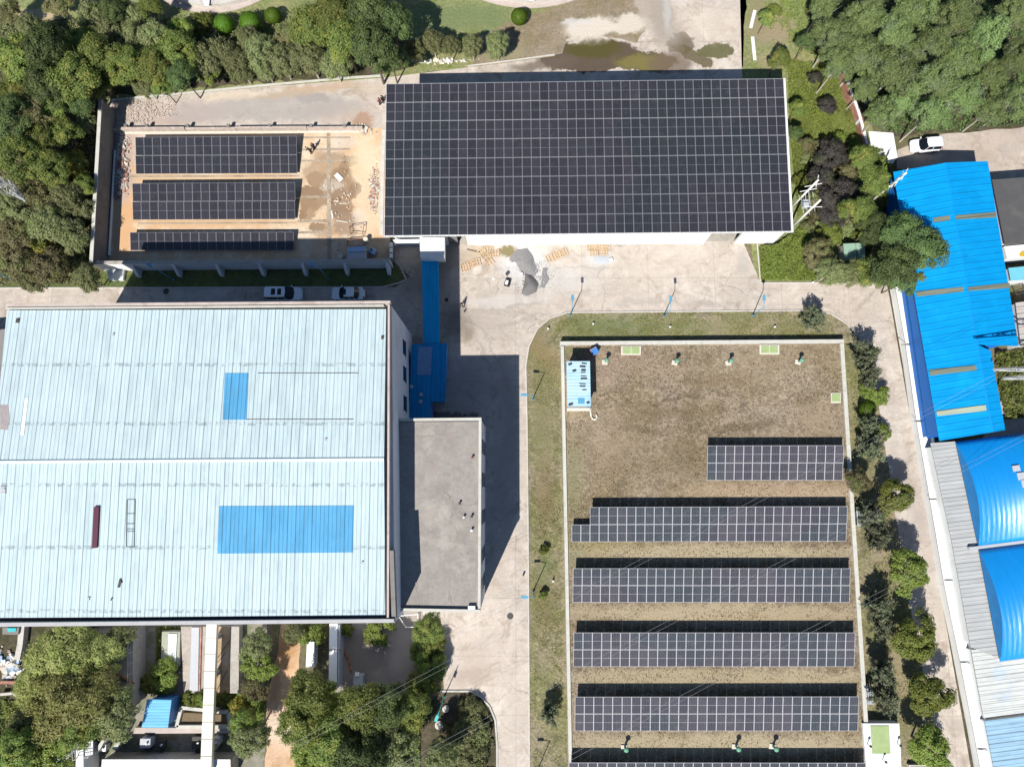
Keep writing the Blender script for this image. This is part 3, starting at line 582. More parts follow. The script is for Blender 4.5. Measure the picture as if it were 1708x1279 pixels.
# control shed
m_shed = sheet_metal('pale_blue_shed_sheet', (.50, .72, .88), .42, math.pi / 2, .5, .42, .25, (.25, .3, .3), .3, fade=(.30, .55, .80))
zr = FZ + 2.9
def shed(name, label, roofpx, zroof, zg, rmat, wmat, inset, cat, over=.06, th=.12, group=None, slope=(0,) * 12):
    q = [P(x, y, zroof + s) for (x, y), s in zip(roofpx, slope)]
    c = sum(q, Vector()) / len(q)
    root = thing(name, label, cat, (c.x, c.y, zg), group)
    wq = []
    n = len(q)
    for p in q:
        d = (c - p); d.z = 0; wq.append(p + d.normalized() * inset)
    zz = [p.z - th - .01 for p in wq]
    if sum((q[i].x * q[(i + 1) % n].y - q[(i + 1) % n].x * q[i].y) for i in range(n)) < 0: pass
    MB().prism([tuple(p) for p in wq], zg, zz).build('wall', wmat, root)
    mb = MB(); vs = [p for p in q] + [p - Vector((0, 0, th)) for p in q]
    ccw = sum((q[i].x * q[(i + 1) % n].y - q[(i + 1) % n].x * q[i].y) for i in range(n)) > 0
    fs = []
    for t in tessellate_polygon([[Vector((p.x, p.y, 0)) for p in q]]):
        a_, b_, c_ = [q[i].xy for i in t]; t = tuple(t) if (b_ - a_).cross(c_ - a_) > 0 else tuple(t)[::-1]
        fs += [t, tuple(i + n for i in t[::-1])]
    for i in range(n):
        a, b = i, (i + 1) % n
        fs.append((a + n, b + n, b, a) if ccw else (b + n, a + n, a, b))
    mb.add(vs, fs); mb.build('roof', rmat, root)
    return root, q
root, q = shed('control_shed', 'small control shed with faded pale blue roof in the field\'s north-west corner', [(945, 602.5), (984, 602.5), (985.5, 678), (946.5, 678)], zr, FZ, m_shed, M['whitewall'], .35, 'shed')
MD = paint('dark_dirt', (.05, .05, .055), .9)
for k, (yy, ww) in enumerate([(606, 9), (611, 12), (617, 10), (621, 12), (627, 10), (631, 12), (640, 14), (644, 13), (650, 9)]):
    a = P(979 - ww * .5 + rng.uniform(-1.5, 1.5), yy, zr); MB().box((a.x, a.y, zr + .015), (ww / rng.uniform(13, 20), rng.uniform(.1, .3), .03), rng.uniform(-.1, .1)).build('dirt_patch', MD, root)
for x, y, w_ in ((951, 607, .5), (958, 618, .5), (952, 674, .6), (981, 671, .4)): a = P(x, y, zr); MB().box((a.x, a.y, zr + .015), (w_, .3, .03), .3).build('dirt_patch', MD, root)
a, b = P(964, 663, zr), P(975, 674, zr)
MB().box(((a.x + b.x) / 2, (a.y + b.y) / 2, zr + .012), (.85, .75, .02)).build('blue_patch', M['lampblue'], root)
a = P(945, 655, FZ)
MB().box((P(966, 684, FZ).x, P(966, 683, FZ).y, FZ + .08), (3.2, .4, .14)).build('step', M['stone'], root)
p = P(990, 587, FZ); root = thing('crate', 'blue topped crate tilted against the north wall by the shed', 'crate', p)
MB().box((p.x, p.y, FZ + .5), (.95, .8, 1.0), .5).build('box', M['brick'], root, bevel=.02)
MB().box((p.x + .05, p.y - .1, FZ + 1.04), (.9, .85, .07), .5, 0, -.15).build('lid', M['blueplastic'], root)
p = P(991, 690, FZ)
mb = MB(); pts = [P(984, 678, FZ + .1), P(986, 695, FZ + .1), P(990, 700, FZ + .1), P(996, 697, FZ + .1), P(994, 690, FZ + .1)]
for a, b in zip(pts, pts[1:]): mb.tube(a, b, .12, 8)
tag(mb.build('pipe', M['stone'], None, True), 'pale bent pipe on the grass at the shed\'s south-east corner', 'pipe')

# ------------------------------------------------------------------ warehouse with rooftop array
ZN, ZS = 8.4, 7.1
Wnw, Wne, Wsw, Wse = P(644.5, 140.5, ZN), P(1306.5, 131.5, ZN), P(641, 393.5, ZS), P(1320, 386, ZS)
wc = (Wnw + Wne + Wsw + Wse) / 4
wh = thing('warehouse', 'long white-walled warehouse carrying the big roof array', 'warehouse', (wc.x, wc.y, 0))
def wpt(u, v, dz=0, off=0):
    p = Wnw.lerp(Wne, u).lerp(Wsw.lerp(Wse, u), v); return Vector((p.x, p.y, p.z + dz))
mroofw = sheet_metal('warehouse_roof_sheet', (.72, .73, .74), .5, 0, .5)
e = .006
vs = [wpt(-.001, -.004, -.10), wpt(1.0035, -.004, -.10), wpt(1.0035, 1.004, -.10), wpt(-.001, 1.004, -.10)]
mb = MB(); mb.add(vs + [v - Vector((0, 0, .14)) for v in vs], [(3, 2, 1, 0), (4, 5, 6, 7), (0, 1, 5, 4), (1, 2, 6, 5), (2, 3, 7, 6), (3, 0, 4, 7)]); mb.build('roof', mroofw, wh)
wb = [P(665, 408, 0), P(1289, 404.5, 0)]
ws_l, ws_r = wb[0], wb[1]
wn_l, wn_r = Vector((wpt(.012, .03).x, wpt(.012, .03).y, 0)), Vector((wpt(.985, .03).x, wpt(.985, .03).y, 0))
def lerpw(u): return ws_l.lerp(ws_r, u)
mb = MB()
gaps = [(.135, .185), (.815, .895)]
segs = [(0, .135), (.185, .815), (.895, 1)]
for a, b in segs: mb.wall(lerpw(a), lerpw(b), .3, 0, 6.75)
for a, b in gaps: mb.wall(lerpw(a) + Vector((0, .01, 0)), lerpw(b) + Vector((0, .01, 0)), .26, 5.2 if a < .5 else 6.3, 6.74)
mb.wall(wn_l, wn_r, .3, 0, 8.0); mb.wall(Vector((ws_l.x + .15, ws_l.y + .16, 0)), wn_l - Vector((0, .16, 0)), .3, 0, 6.7, 0, 7.9); mb.wall(Vector((ws_r.x - .15, ws_r.y + .16, 0)), wn_r - Vector((0, .16, 0)), .3, 0, 6.7, 0, 7.9)
mb.build('wall', M['whitewall'], wh)
for k in range(9):                               # strip windows high on the south wall
    u = .20 + k * .067; a, b = lerpw(u), lerpw(u + .045)
    n = Vector((0, -.16, 0)); MB().wall(a + n, b + n, .05, 4.9, 6.1).build('window', M['glass'], wh)
    MB().wall(a + n * 1.25, b + n * 1.25, .14, 4.75, 4.85).build('sill', M['white'], wh)
d1 = MB(); a, b = lerpw(.136), lerpw(.16); d1.wall(a + Vector((0, .1, 0)), b + Vector((0, .1, 0)), .1, 0, 5.1); d1.build('door', M['concdark'], wh)
fl = MB(); fl.prism([ws_l + Vector((.3, .2, 0)), ws_r + Vector((-.3, .2, 0)), wn_r + Vector((-.3, -.2, 0)), wn_l + Vector((.3, -.2, 0))], .02, .05); fl.build('floor_slab', M['conc'], wh)
tr = MB(); a, b = wpt(1.0045, -.004, -.08), wpt(1.0045, 1.004, -.08); tr.wall(a, b, .1, 6.9, 8.36, 0, 7.06); tr.build('roof_trim', M['white'], wh)
ar = thing('rooftop_solar_array', 'huge grid of dark solar panels covering the whole warehouse roof', 'solar array', (wc.x, wc.y, 7.7))
for j in range(8):
    rail = MB()
    for v in (.22, .78): rail.tube(wpt(0, (j + v) / 8, -.06), wpt(1, (j + v) / 8, -.06), .03, 4)
    row = rail.build('panel_row', M['galv'], ar)
    for i in range(44): put_panel(row, Wnw, Wne, Wsw, Wse, i, j, 44, 8, ar, .978, PANEL)
# entrance block and covered conveyor
def boxpx(name, label, cat, px, z0_, z1_, mat, part='body', group=None, root=None):
    q = PL(px, z1_); c = sum(q, Vector()) / len(q)
    r = root or thing(name, label, cat, (c.x, c.y, z0_), group)
    MB().prism(q, z0_, z1_).build(part, mat, r); return r
r = boxpx('entrance_block', 'white box-like entrance projecting from the warehouse over the blue covered walkway', 'entrance', [(700, 396), (741.5, 396), (741.5, 431), (701, 431)], 2.9, 4.3, M['white'], 'box')
mb = MB()
for x, y in ((703, 428), (738, 428)): p = P(x, y, 2.9); mb.tube((p.x, p.y, 0), (p.x, p.y, 2.9), .08, 8)
mb.build('post', M['galv'], r)
p = P(718, 400, 0); MB().prism(PL([(708, 412), (738, 412), (738, 424), (708, 424)], .2), .02, .2).build('step', M['conc'], r)
r = boxpx('awning', 'narrow white canopy slab along the warehouse wall west of the entrance block', 'canopy', [(655, 400), (699, 399), (699, 405), (660, 405.5)], 3.6, 3.75, M['white'], 'slab')
mb = MB(); a = P(657, 404, 3.6); b = P(698, 403, 3.6); mb.tube((a.x, a.y, 3.6), (a.x, a.y, .02), .05, 6); mb.build('post', M['galv'], r)
m_blue = sheet_metal('blue_roof_sheet', (.001, .30, .70), .85, math.radians(99), .55, None, .12, (.01, .22, .48), .3, fade=(.004, .34, .72), cell=(.001, .25, .61))
m_blue_ns = sheet_metal('blue_sheet_walkway', (.010, .40, .75), .45, 0, .5, None, .3, (.02, .12, .3), .3)
r, q = shed('covered_walkway', 'long narrow blue-roofed walkway linking the warehouse entrance to the blue lean-to', [(703.5, 431.5), (731.5, 431.5), (733, 573), (706, 573)], 3.2, .02, m_blue_ns, M['glass'], .25, 'walkway', th=.12)
for ch in r.children:
    if ch.name.startswith('wall'): bpy.data.objects.remove(ch)
for k in range(6):
    for u in (.12, .88):
        a = q[0].lerp(q[1], u).lerp(q[3].lerp(q[2], u), (k + .3) / 5.8); MB().tube((a.x, a.y, .018), (a.x, a.y, 3.08), .06, 6).build('post', M['galv'], r)
m_lean = sheet_metal('blue_leanto_sheet', (.010, .30, .64), .6, 0, .5, 1.2, .2, (.02, .1, .25), .4)
r, q = shed('blue_leanto', 'L-shaped blue lean-to roof against the big hall\'s east wall', [(686, 574.5), (745, 572.5), (742, 670), (718, 670), (718, 699), (683, 699)], 3.5, .02, m_lean, M['blueplastic'], .4, 'lean-to')
a = PL([(697, 578), (720.5, 578.5), (719, 625), (695.5, 625)], 3.53); mb = MB(); mb.prism(a, 3.505, 3.53); mb.build('skylight', paint('pale_grp_sheet', (.20, .32, .52), .5), r)
for i, (x, y) in enumerate(((686, 645), (702, 658), (701, 670))):
    p = P(x, y, 3.5); o = MB().dome((p.x, p.y, 3.5), .28, .12, 8).build('debris', M['greybox']); tag(o, ['pale litter lump nearest the hall wall', 'pale litter lump in the middle', 'pale litter lump furthest south'][i] + ' on the blue lean-to roof', 'litter', 'litter on the blue lean-to')

# ------------------------------------------------------------------ big hall
ZP = 16.6; ZE = 16.3; ZR = 17.0
m_hall = sheet_metal('cyan_white_roof_sheet', (.50, .625, .665), .43, 0, .6, .86, .50, (.29, .37, .39), .38, 6.5, fade=(.48, .60, .66), cell=(.58, .685, .715))
m_hblue = sheet_metal('translucent_blue_sheet', (.10, .36, .62), .43, 0, .6, .86, .45, (.16, .36, .55), .4, fade=(.11, .38, .68))
hNE, hSE = P(651, 505.5, ZP), P(657, 1030, ZP)
hNW, hSW = P(9, 512, ZP), P(-16, 1046, ZP)
HX = [(9, 512), (651, 505.5), (646, 766), (656, 1030), (656, 1041), (-16, 1049), (-4, 700)]
hall = thing('factory_hall', 'big factory hall with weathered pale blue ribbed roof, lower left of centre', 'factory hall', ((hNE + hSW) / 2)); hall.location.z = 0
# body: footprint from the roof outline
fp = [P(9.5, 513, ZP), P(650.5, 506.5, ZP), P(655.5, 1041, ZP), P(-15, 1048, ZP)]
MB().prism([tuple(v) for v in fp], 0, 15.6).build('wall', M['hallwall'], hall)
# parapets
def par(a, b, w, z0_, z1_, nm='parapet', mt='pinkcop'): return MB().wall(P(a[0], a[1], z1_), P(b[0], b[1], z1_), w, z0_, z1_).build(nm, M[mt], hall)
par((9, 509), (651, 503.8), .3, 15.6, ZP, 'parapet', 'pinkcop'); par((9, 513.8), (640, 508.8), .12, 15.6, ZP - .05, 'parapet', 'coping')
par((-16, 1041.5), (657, 1035), .36, 15.6, ZP + .15, 'parapet', 'greycop')
eNE, eSE = P(648.5, 508, ZP), P(654.5, 1031, ZP)
MB().wall(eNE, P(646.5, 1031, ZP + .1), .22, 15.6, ZP).build('parapet', M['pinkcop'], hall)
MB().wall(P(652.5, 918, ZP), P(656.5, 1032, ZP), .45, 15.6, ZP - .1).build('parapet', M['concdark'], hall)
# roof slopes (ridge east-west)
rw, re = P(-12, 768, ZR), P(640.5, 763.5, ZR)
nW, nE = P(11.5, 517.5, ZE), P(643.8, 515.5, ZE); sW, sE = P(-16, 1030, ZE), P(642.5, 1026.5, ZE)
def slope(name, a, b, c, d, mat, up=.0, th=.1):
    z = Vector((0, 0, up)); mb = MB(); vs = [v + z for v in (a, b, c, d)]; vs += [v - Vector((0, 0, th)) for v in vs]
    mb.add(vs, [(0, 1, 2, 3), (7, 6, 5, 4), (0, 4, 5, 1), (1, 5, 6, 2), (2, 6, 7, 3), (3, 7, 4, 0)]); return mb.build(name, mat, hall)
slope('roof', rw, re, nE, nW, m_hall); slope('roof', sW, sE, re, rw, m_hall)
MB().tube(rw + Vector((0, -.12, .02)), re + Vector((0, -.12, .02)), .16, 8).build('ridge_cap', paint('ridge_white', (.72, .84, .86), .5), hall)
MB().wall(nW + Vector((0, .2, 0)), nE + Vector((0, .2, 0)), .35, 15.6, 15.9).build('gutter', M['gutter'], hall)
MB().wall(sW - Vector((0, .4, 0)), sE - Vector((0, .4, 0)), .85, 15.6, 15.8).build('gutter', M['gutter'], hall)
def hz(x, y):                                     # point on the hall roof surface for a photo reading
    z = 16.8
    for _ in range(8):
        p = P(x, y, z); yr = re.y; t = abs(p.y - yr) / ((nE.y - yr) if p.y > yr else (yr - sE.y)); z = ZR + (ZE - ZR) * min(t, 1)
    return P(x, y, z)
def on_roof(name, px, mat, th=.04, parent=hall):
    q = [hz(*p) for p in px]; n = len(q); mb = MB(); vs = [v + Vector((0, 0, th)) for v in q] + [v + Vector((0, 0, .003)) for v in q]
    ccw = sum((q[i].x * q[(i + 1) % n].y - q[(i + 1) % n].x * q[i].y) for i in range(n)) > 0
    top = tuple(range(n)) if ccw else tuple(range(n))[::-1]
    fs = [top] + [((i + 1) % n, i, i + n, (i + 1) % n + n) if ccw else (i, (i + 1) % n, (i + 1) % n + n, i + n) for i in range(n)]
    mb.add(vs, fs); return mb.build(name, mat, parent)
on_roof('skylight', [(375.5, 622.5), (414.5, 622.5), (411, 700), (371.5, 700)], m_hblue)
on_roof('skylight', [(365.5, 844), (590, 843), (588.5, 921), (363, 923)], m_hblue)
on_roof('roof_strip', [(42, 663), (47.5, 663), (40, 725.5), (34, 725.5)], M['white'])
on_roof('roof_stain', [(0, 675), (14, 675), (16, 700), (12, 717), (0, 716)], paint('rust_stain', (.34, .30, .30), .8, 0, .3, 3), .006)
o = on_roof('roof_vent', [(158.5, 845), (167, 844.5), (163.5, 913), (155, 914)], M['maroon'], .22)
for (x0, x1, y) in ((430, 598, 622), (380, 590, 699)): on_roof('flashing', [(x0, y - .6), (x1, y - .9), (x1, y + .5), (x0, y + .6)], M['gutter'], .012)
# ladder cage lying on the roof
lp = [hz(212.5, 833), hz(226, 833), hz(224, 912), hz(211, 912)]
lad = thing('ladder', 'thin steel ladder lying flat on the hall\'s south roof slope', 'ladder', sum(lp, Vector()) / 4)
mb = MB(); up = Vector((0, 0, .08))
mb.tube(lp[0] + up, lp[3] + up, .028, 6); mb.tube(lp[1] + up, lp[2] + up, .028, 6); mb.build('rail', M['iron'], lad)
mb = MB()
for k in (0, 2.4, 4.1, 5.0, 5.4, 8): mb.tube(lp[0].lerp(lp[3], k / 8) + up, lp[1].lerp(lp[2], k / 8) + up, .018, 6)
mb.build('rung', M['iron'], lad)
for i, (x, y, l, w_) in enumerate([(30, 535, 'dark bent pipe stub at the hall roof\'s north-west corner', .5), (189, 558, 'tiny grey lump on the hall\'s north roof slope', .3), (200, 972, 'thin dark stick lying on the hall\'s south roof slope', .9), (186, 999, 'short dark block near the hall\'s south eave', .3),
        (148, 998, 'pale rag bundle near the hall\'s south eave, left of the dark block', .35), (638, 563, 'small dark lump beside the hall\'s east parapet', .4), (543, 733, 'small grey scrap on the hall roof north of the ridge', .3), (6, 817, 'grey weathered mat at the left photo edge on the hall roof', .8), (604, 938, 'small grey scrap east of the large blue skylight', .3)]):
    p = hz(x, y); mb = MB(); mb.box(p + Vector((0, 0, .06)), (w_ * (.25 if i in (2, 3) else .7), w_, .1), rng.uniform(-.5, .1)); mb.box(p + Vector((.1, .1, .1)), (w_ * .3, w_ * .3, .12), .4)
    tag(mb.build('roof_debris', M['iron'] if i in (0, 2, 3, 5) else M['greybox'], None, False, .02), l, 'debris', 'odd scraps on the hall roof')
# windows in the east wall
bNE = P(651, 505.5, ZP); bE = Vector((fp[1].x, fp[1].y)); bS = Vector((fp[2].x, fp[2].y))
ed = (bS - bE).normalized()
for yy in (580, 624, 673):
    w0 = P(676.5, yy, 7.0)
    t = (Vector((w0.x, w0.y)) - bE).dot(ed); c = bE + ed * t
    f = MB().wall(c - ed * .9 , c + ed * .9, .14, 6.0, 8.0).build('window', M['glass'], hall)
    g = MB().wall(c - ed * 1.05, c + ed * 1.05, .22, 5.85, 5.97); g.build('sill', M['conclight'], hall)
# low annex hidden on the west side (throws the thin shadow on the road)
an = MB().prism([tuple(P(-120, 560, 4)), tuple(P(30, 545, 4)), tuple(P(30, 980, 4)), tuple(P(-120, 980, 4))], 0, 3.6).build('annex', M['concdark']); tag(an, 'dark low annex in the gap at the hall\'s west end', 'annex')

# ------------------------------------------------------------------ two-storey block
ZB = 11.8
bq = PL([(664, 700), (803, 698.5), (801.5, 1018.5), (661, 1016)], ZB)
off = thing('office_block', 'flat grey-roofed office block joined to the hall\'s east side', 'office block', sum(bq, Vector()) / 4); off.location.z = 0
cc = sum(bq, Vector()) / 4
wq = [v.lerp(cc, .004) for v in bq]
hx = max(fp[1].x, fp[2].x)
wq[0].x = wq[3].x = bq[0].x
MB().prism([tuple(v) for v in wq], 0, ZB - .5).build('wall', M['hallwall'], off)
m_flat = ground_mat('old_flat_roof', (.31, .285, .262), (.27, .25, .235), (.33, .31, .28), 2.4, .22, .9, .012, finec=.15, wear=.2)
inn = [bq[0].lerp(cc, .02), bq[1].lerp(cc, .03), bq[2].lerp(cc, .03), bq[3].lerp(cc, .02)]
for v in inn: v.z = ZB - .28
MB().prism([tuple(v) for v in inn], ZB - .5, ZB - .28).build('roof', m_flat, off)
pm = MB(); pm.wall(bq[0], bq[1], .3, ZB - .5, ZB); pm.wall(bq[1] - Vector((.15, .16, 0)), bq[2] + Vector((-.15, .16, 0)), .3, ZB - .5, ZB - .005); pm.wall(bq[3], bq[2], .3, ZB - .5, ZB + .1); pm.build('parapet', M['coping'], off)
for yy in (745, 800, 862, 926, 975):
    for zz in (1.2, 4.6, 8.2):
        p = P(808, yy, 8); yv = p.y
        t = (yv - bq[1].y) / (bq[2].y - bq[1].y); xx = wq[1].x + (wq[2].x - wq[1].x) * t
        MB().box((xx - .02, yv, zz + .75), (.12, 1.6, 1.5)).build('window', M['glass'], off)
        MB().box((xx + .02, yv, zz - .06), (.1, 1.8, .06)).build('sill', M['conclight'], off)
for i, (x, y, l) in enumerate([(767, 839, 'small dark vent cap standing apart on the office roof'), (774, 862, 'pale pebble-like cap between the vents on the office roof'), (787, 861, 'black vent cap nearest the office roof\'s east parapet'), (787, 884, 'black and white vent cap southernmost on the office roof'), (788, 763, 'small rusty vent ring in the north-east of the office roof')]):
    p = P(x, y, ZB - .28); r = thing('roof_vent', l, 'roof vent', p, 'small vent caps on the office roof')
    MB().tube(p, p + Vector((0, 0, .35)), .08, 8).build('pipe', M['iron'], r); MB().dome(p + Vector((0, 0, .33)), .16, .12, 8).build('cap', [M['iron'], M['stone'], M['iron'], M['white'], M['rust']][i], r)
p = P(787, 1012, ZB - .28); tag(MB().box(p + Vector((0, 0, .2)), (.8, .35, .4), 0).build('roof_box', M['white'], None, False, .02), 'white box against the office roof\'s south parapet', 'box')
# clutter behind the office block
mb = MB()
for k in range(60):
    p = P(rng.uniform(720, 797), rng.uniform(688, 696), 0); s = rng.uniform(.15, .5); mb.box((p.x, p.y, s * .4), (s, s * .7, s * .8), rng.uniform(0, 3))
tag(mb.build('scrap_heap', paint('mixed_scrap', (.16, .15, .14), .7, 0, .8, 2, (.4, .4, .4), .6)), 'heap of dark scrap between the lean-to and the office block', 'scrap heap')

# ------------------------------------------------------------------ walled yard
def along(pts, w, z0_, z1_, mat, name, label, cat, zt=0, grp=None):
    mb = MB(); q = PL(pts, z1_)
    for a, b in zip(q, q[1:]): mb.wall(a, b, w, z0_, z1_)
    return tag(mb.build(name, mat), label, cat, grp)
yw = thing('yard_wall', 'tall white-topped concrete wall along the west side of the sandy yard', 'wall', (P(175, 300).x, P(175, 300).y, 0), 'walls of the sandy yard')
a, b = P(168, 166, 3.4), P(152.5, 438, 3.4)
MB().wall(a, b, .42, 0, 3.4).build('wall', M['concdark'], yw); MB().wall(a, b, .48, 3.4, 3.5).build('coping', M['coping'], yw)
tag(MB().wall(P(191, 250, .5), P(180.5, 425, .5), .12, .0, .5).build('kerb_rail', M['white']), 'thin white rail standing in the shade beside the yard\'s tall west wall', 'rail')
tag(MB().wall(P(196, 222, .25), P(193, 330, .25), .5, .0, .25).build('channel_edge', M['concdark']), 'low dark concrete edge along the rubble by the yard\'s west wall', 'kerb')
yn = thing('yard_wall', 'broken low pale wall along the north side of the sandy yard', 'wall', (P(400, 214).x, P(400, 214).y, 0), 'walls of the sandy yard')
q0, q1 = P(180, 214, .9), P(604, 211.5, .9)
mb = MB(); segs = [(0, .05, .7), (.052, .3, .9), (.302, .5, .75), (.502, .78, .9), (.782, 1, .8)]
for a, b, h in segs: mb.wall(q0.lerp(q1, a), q0.lerp(q1, b), .3, 0, h)
mb.build('wall', M['rubble'], yn)
for k, x in enumerate((210, 245, 313, 381, 450, 519, 575)):
    p = P(x, 210, .9); MB().box((p.x, p.y, .55), (.4, .4, 1.1)).build('pier', M['concdark'], yn)
mb = MB(); mb.wall(P(192, 219.5, .1), P(600, 217, .1), .75, .02, .1); mb.build('footing', M['stone'], yn)
ys = thing('yard_wall', 'buttressed wall in shade along the south side of the sandy yard', 'wall', (P(400, 445).x, P(400, 445).y, 0), 'walls of the sandy yard')
a, b = P(152, 438.5, 2.9), P(650, 434, 2.9)
MB().wall(a, b, .35, 0, 2.9).build('wall', M['whitewall'], ys); MB().wall(a, b, .42, 2.9, 2.98).build('coping', M['conc'], ys)
for k, x in enumerate((216, 286, 358, 430, 502, 573, 644)):
    t = (x - 152) / 498; p = a.lerp(b, t); n = Vector((0, -1, 0))
    MB().prism([(p.x - .2, p.y - .17), (p.x - .2, p.y - 1.2), (p.x + .2, p.y - 1.2), (p.x + .2, p.y - .17)], 0, [2.6, .7, .7, 2.6]).build('buttress', M['whitewall'], ys)
r = boxpx('slab_cover', 'bright white slab at the foot of the yard wall\'s south-west corner', 'slab', [(176, 447), (207, 446), (205, 467), (182, 467)], .02, .5, M['white'], 'slab')
along([(640, 216), (637.5, 300), (636, 392)], .5, .02, .12, M['conclight'], 'strip_footing', 'pale concrete strip along the warehouse\'s west wall', 'strip')
yb = thing('concrete_blocks', 'row of white concrete blocks on the short wall by the warehouse\'s south-west corner', 'wall', P(652, 425))
MB().wall(P(655, 404, 1.2), P(654, 436, 1.2), .35, .02, 1.1).build('wall', M['concdark'], yb)
for yy in (409, 418, 427): MB().box(P(652.5, yy, 1.3), (.4, .6, .4)).build('block', M['white'], yb, bevel=.02)
def rubble(name, label, cx, cy, rx, ry, n, mats, z=.03, s0=.1, s1=.45, seed=1, cat='rubble'):
    r = random.Random(seed); mb = MB()
    for _ in range(n):
        a = r.uniform(0, 6.28); d = math.sqrt(r.random()) * (1 + .35 * math.sin(2 * a + seed) + .25 * math.sin(5 * a + seed * 2)) * (1.25 if r.random() < .15 else 1); p = P(cx + rx * d * math.cos(a), cy + ry * d * math.sin(a), 0); s = r.uniform(s0, s1) * max(.4, 1.1 - .5 * d)
        M4 = Matrix.Translation((p.x, p.y, z + s * .25)) @ Matrix.Rotation(r.uniform(0, 3), 4, 'Z') @ Matrix.Rotation(r.uniform(-.6, .6), 4, 'X')
        vs = [M4 @ Vector((x * s * r.uniform(.35, .6), y * s * r.uniform(.3, .5), zz * s * r.uniform(.2, .4))) for zz in (-1, 1) for x, y in ((-1, -1), (1, -1), (1, 1), (-1, 1))]
        mb.add(vs, [(3, 2, 1, 0), (4, 5, 6, 7), (0, 1, 5, 4), (1, 2, 6, 5), (2, 3, 7, 6), (3, 0, 4, 7)], r.randrange(len(mats)))
    o = mb.build(name, mats); o['kind'] = 'stuff'; o['label'] = label; o['category'] = cat; return o
RB = [M['rubble'], M['brick'], M['stone']]
rubble('rubble', 'rubble strip along the yard\'s tall west wall', 203, 275, 11, 60, 520, RB, s0=.12, s1=.6, seed=2)
rubble('rubble', 'broad rubble spread north of the yard\'s north wall', 243, 186, 52, 22, 900, [M['rubble'], M['rubble'], M['rubble'], M['stone']], s0=.06, s1=.26, seed=3)
rubble('brick_pile', 'pile of red bricks near the warehouse\'s west wall', 624, 318, 9, 30, 330, [M['brick'], M['stone'], M['rubble']], s0=.18, s1=.42, seed=4, cat='brick pile')
rubble('scrap', 'scattered boards and scrap in the wet middle of the sandy yard', 567, 330, 34, 75, 150, [M['stone'], M['wood'], M['brick'], M['rubble']], s0=.07, s1=.32, seed=5, cat='scrap')
rubble('rubble', 'pale broken stones along the yard\'s north-east corner', 606, 216, 14, 8, 80, [M['stone'], M['rubble']], s0=.1, s1=.5, seed=6)
rubble('pebbles', 'loose gravel between the shaded verge tip and the blue walkway', 686, 455, 14, 16, 160, [M['stone'], M['rubble']], s0=.05, s1=.18, seed=8, cat='gravel')
rubble('stones', 'white stones edging the north road under the big trees', 735, 103, 42, 4, 60, [M['white'], M['stone']], s0=.15, s1=.6, seed=9, cat='stones')
def plank(name, label, x0, y0, x1, y1, w_, mat, z=.05, cat='plank', grp='loose planks in the yard'):
    a, b = P(x0, y0, z), P(x1, y1, z); return tag(MB().wall(a, b, w_, z, z + .06).build(name, mat), label, cat, grp)
plank('plank', 'short white board lying in the wet patch', 553, 352, 555, 364, .2, M['white'])
plank('plank', 'thin pale board south of the short white one', 561, 368, 580, 371, .14, M['stone'])
plank('plank', 'thin pale board beside the dark wet square', 566, 340, 580, 339, .12, M['stone'])
plank('board', 'white panel lying on the pile of scrap in the sandy yard', 560, 291, 570, 301, .7, M['white'], .12)
def frame_thing(name, label, px, z1_, mat, cat, r_=.04):
    q = PL(px, z1_); c = sum(q, Vector()) / len(q); r = thing(name, label, cat, (c.x, c.y, .03)); mb = MB(); n = len(q)
    for i in range(n): mb.tube(q[i], q[(i + 1) % n], r_, 6)
    mb.build('frame', mat, r); mb = MB()
    for p in q: mb.tube(p, (p.x, p.y, .03), r_, 6)
    mb.build('leg', mat, r) if False else None
    for p in q: MB().tube(p, (p.x, p.y, .03), r_, 6).build('leg', mat, r)
    return r
frame_thing('bed_frame', 'rusty open steel frame standing on sand in the yard\'s south-east part', [(583, 377), (607, 373.5), (605, 390), (584, 388)], .7, M['rust'], 'frame')
frame_thing('rack', 'dark steel rack directly north of the grey workbench', [(579, 400), (607, 398), (608, 410), (580, 412)], .8, M['rust'], 'rack', .05)
# workbench / cabinet group in shade
r = boxpx('container', 'flat grey-blue container in shade against the yard\'s south wall', 'container', [(579, 413), (609, 411.5), (611, 431), (579, 432)], .03, 1.5, M['greybox'], 'body')
MB().prism(PL([(579, 412), (609, 410.5), (609.5, 419), (579.5, 420)], 1.62), 1.5, 1.62).build('lid', M['bluebox'], r)
r = thing('machine', 'small rounded pale blue machine standing askew in the shaded yard corner', 'machine', P(622, 424))
p = P(623, 422, 0); MB().box((p.x, p.y, .5), (1.05, .75, .95), -.6).build('body', M['bluebox'], r, bevel=.12)
MB().tube((p.x - .1, p.y + .1, .97), (p.x - .1, p.y + .1, 1.1), .16, 10).build('knob', M['iron'], r)
r = thing('drum', 'white drum standing by the sand edge north-east of the container', 'drum', P(612, 403)); p = P(612, 403)
MB().tube((p.x, p.y, .03), (p.x, p.y, .95), .3, 16).build('body', M['white'], r, True); MB().tube((p.x, p.y, .95), (p.x, p.y, 1.0), .32, 16).build('rim', M['stone'], r)
r = thing('drum', 'grey drum against the shaded south wall west of the container', 'drum', P(570, 432)); p = P(571, 431)
MB().tube((p.x, p.y, .03), (p.x, p.y, .95), .32, 16).build('body', M['greybox'], r, True); MB().tube((p.x, p.y, .95), (p.x, p.y, 1.0), .34, 16).build('rim', M['stone'], r)
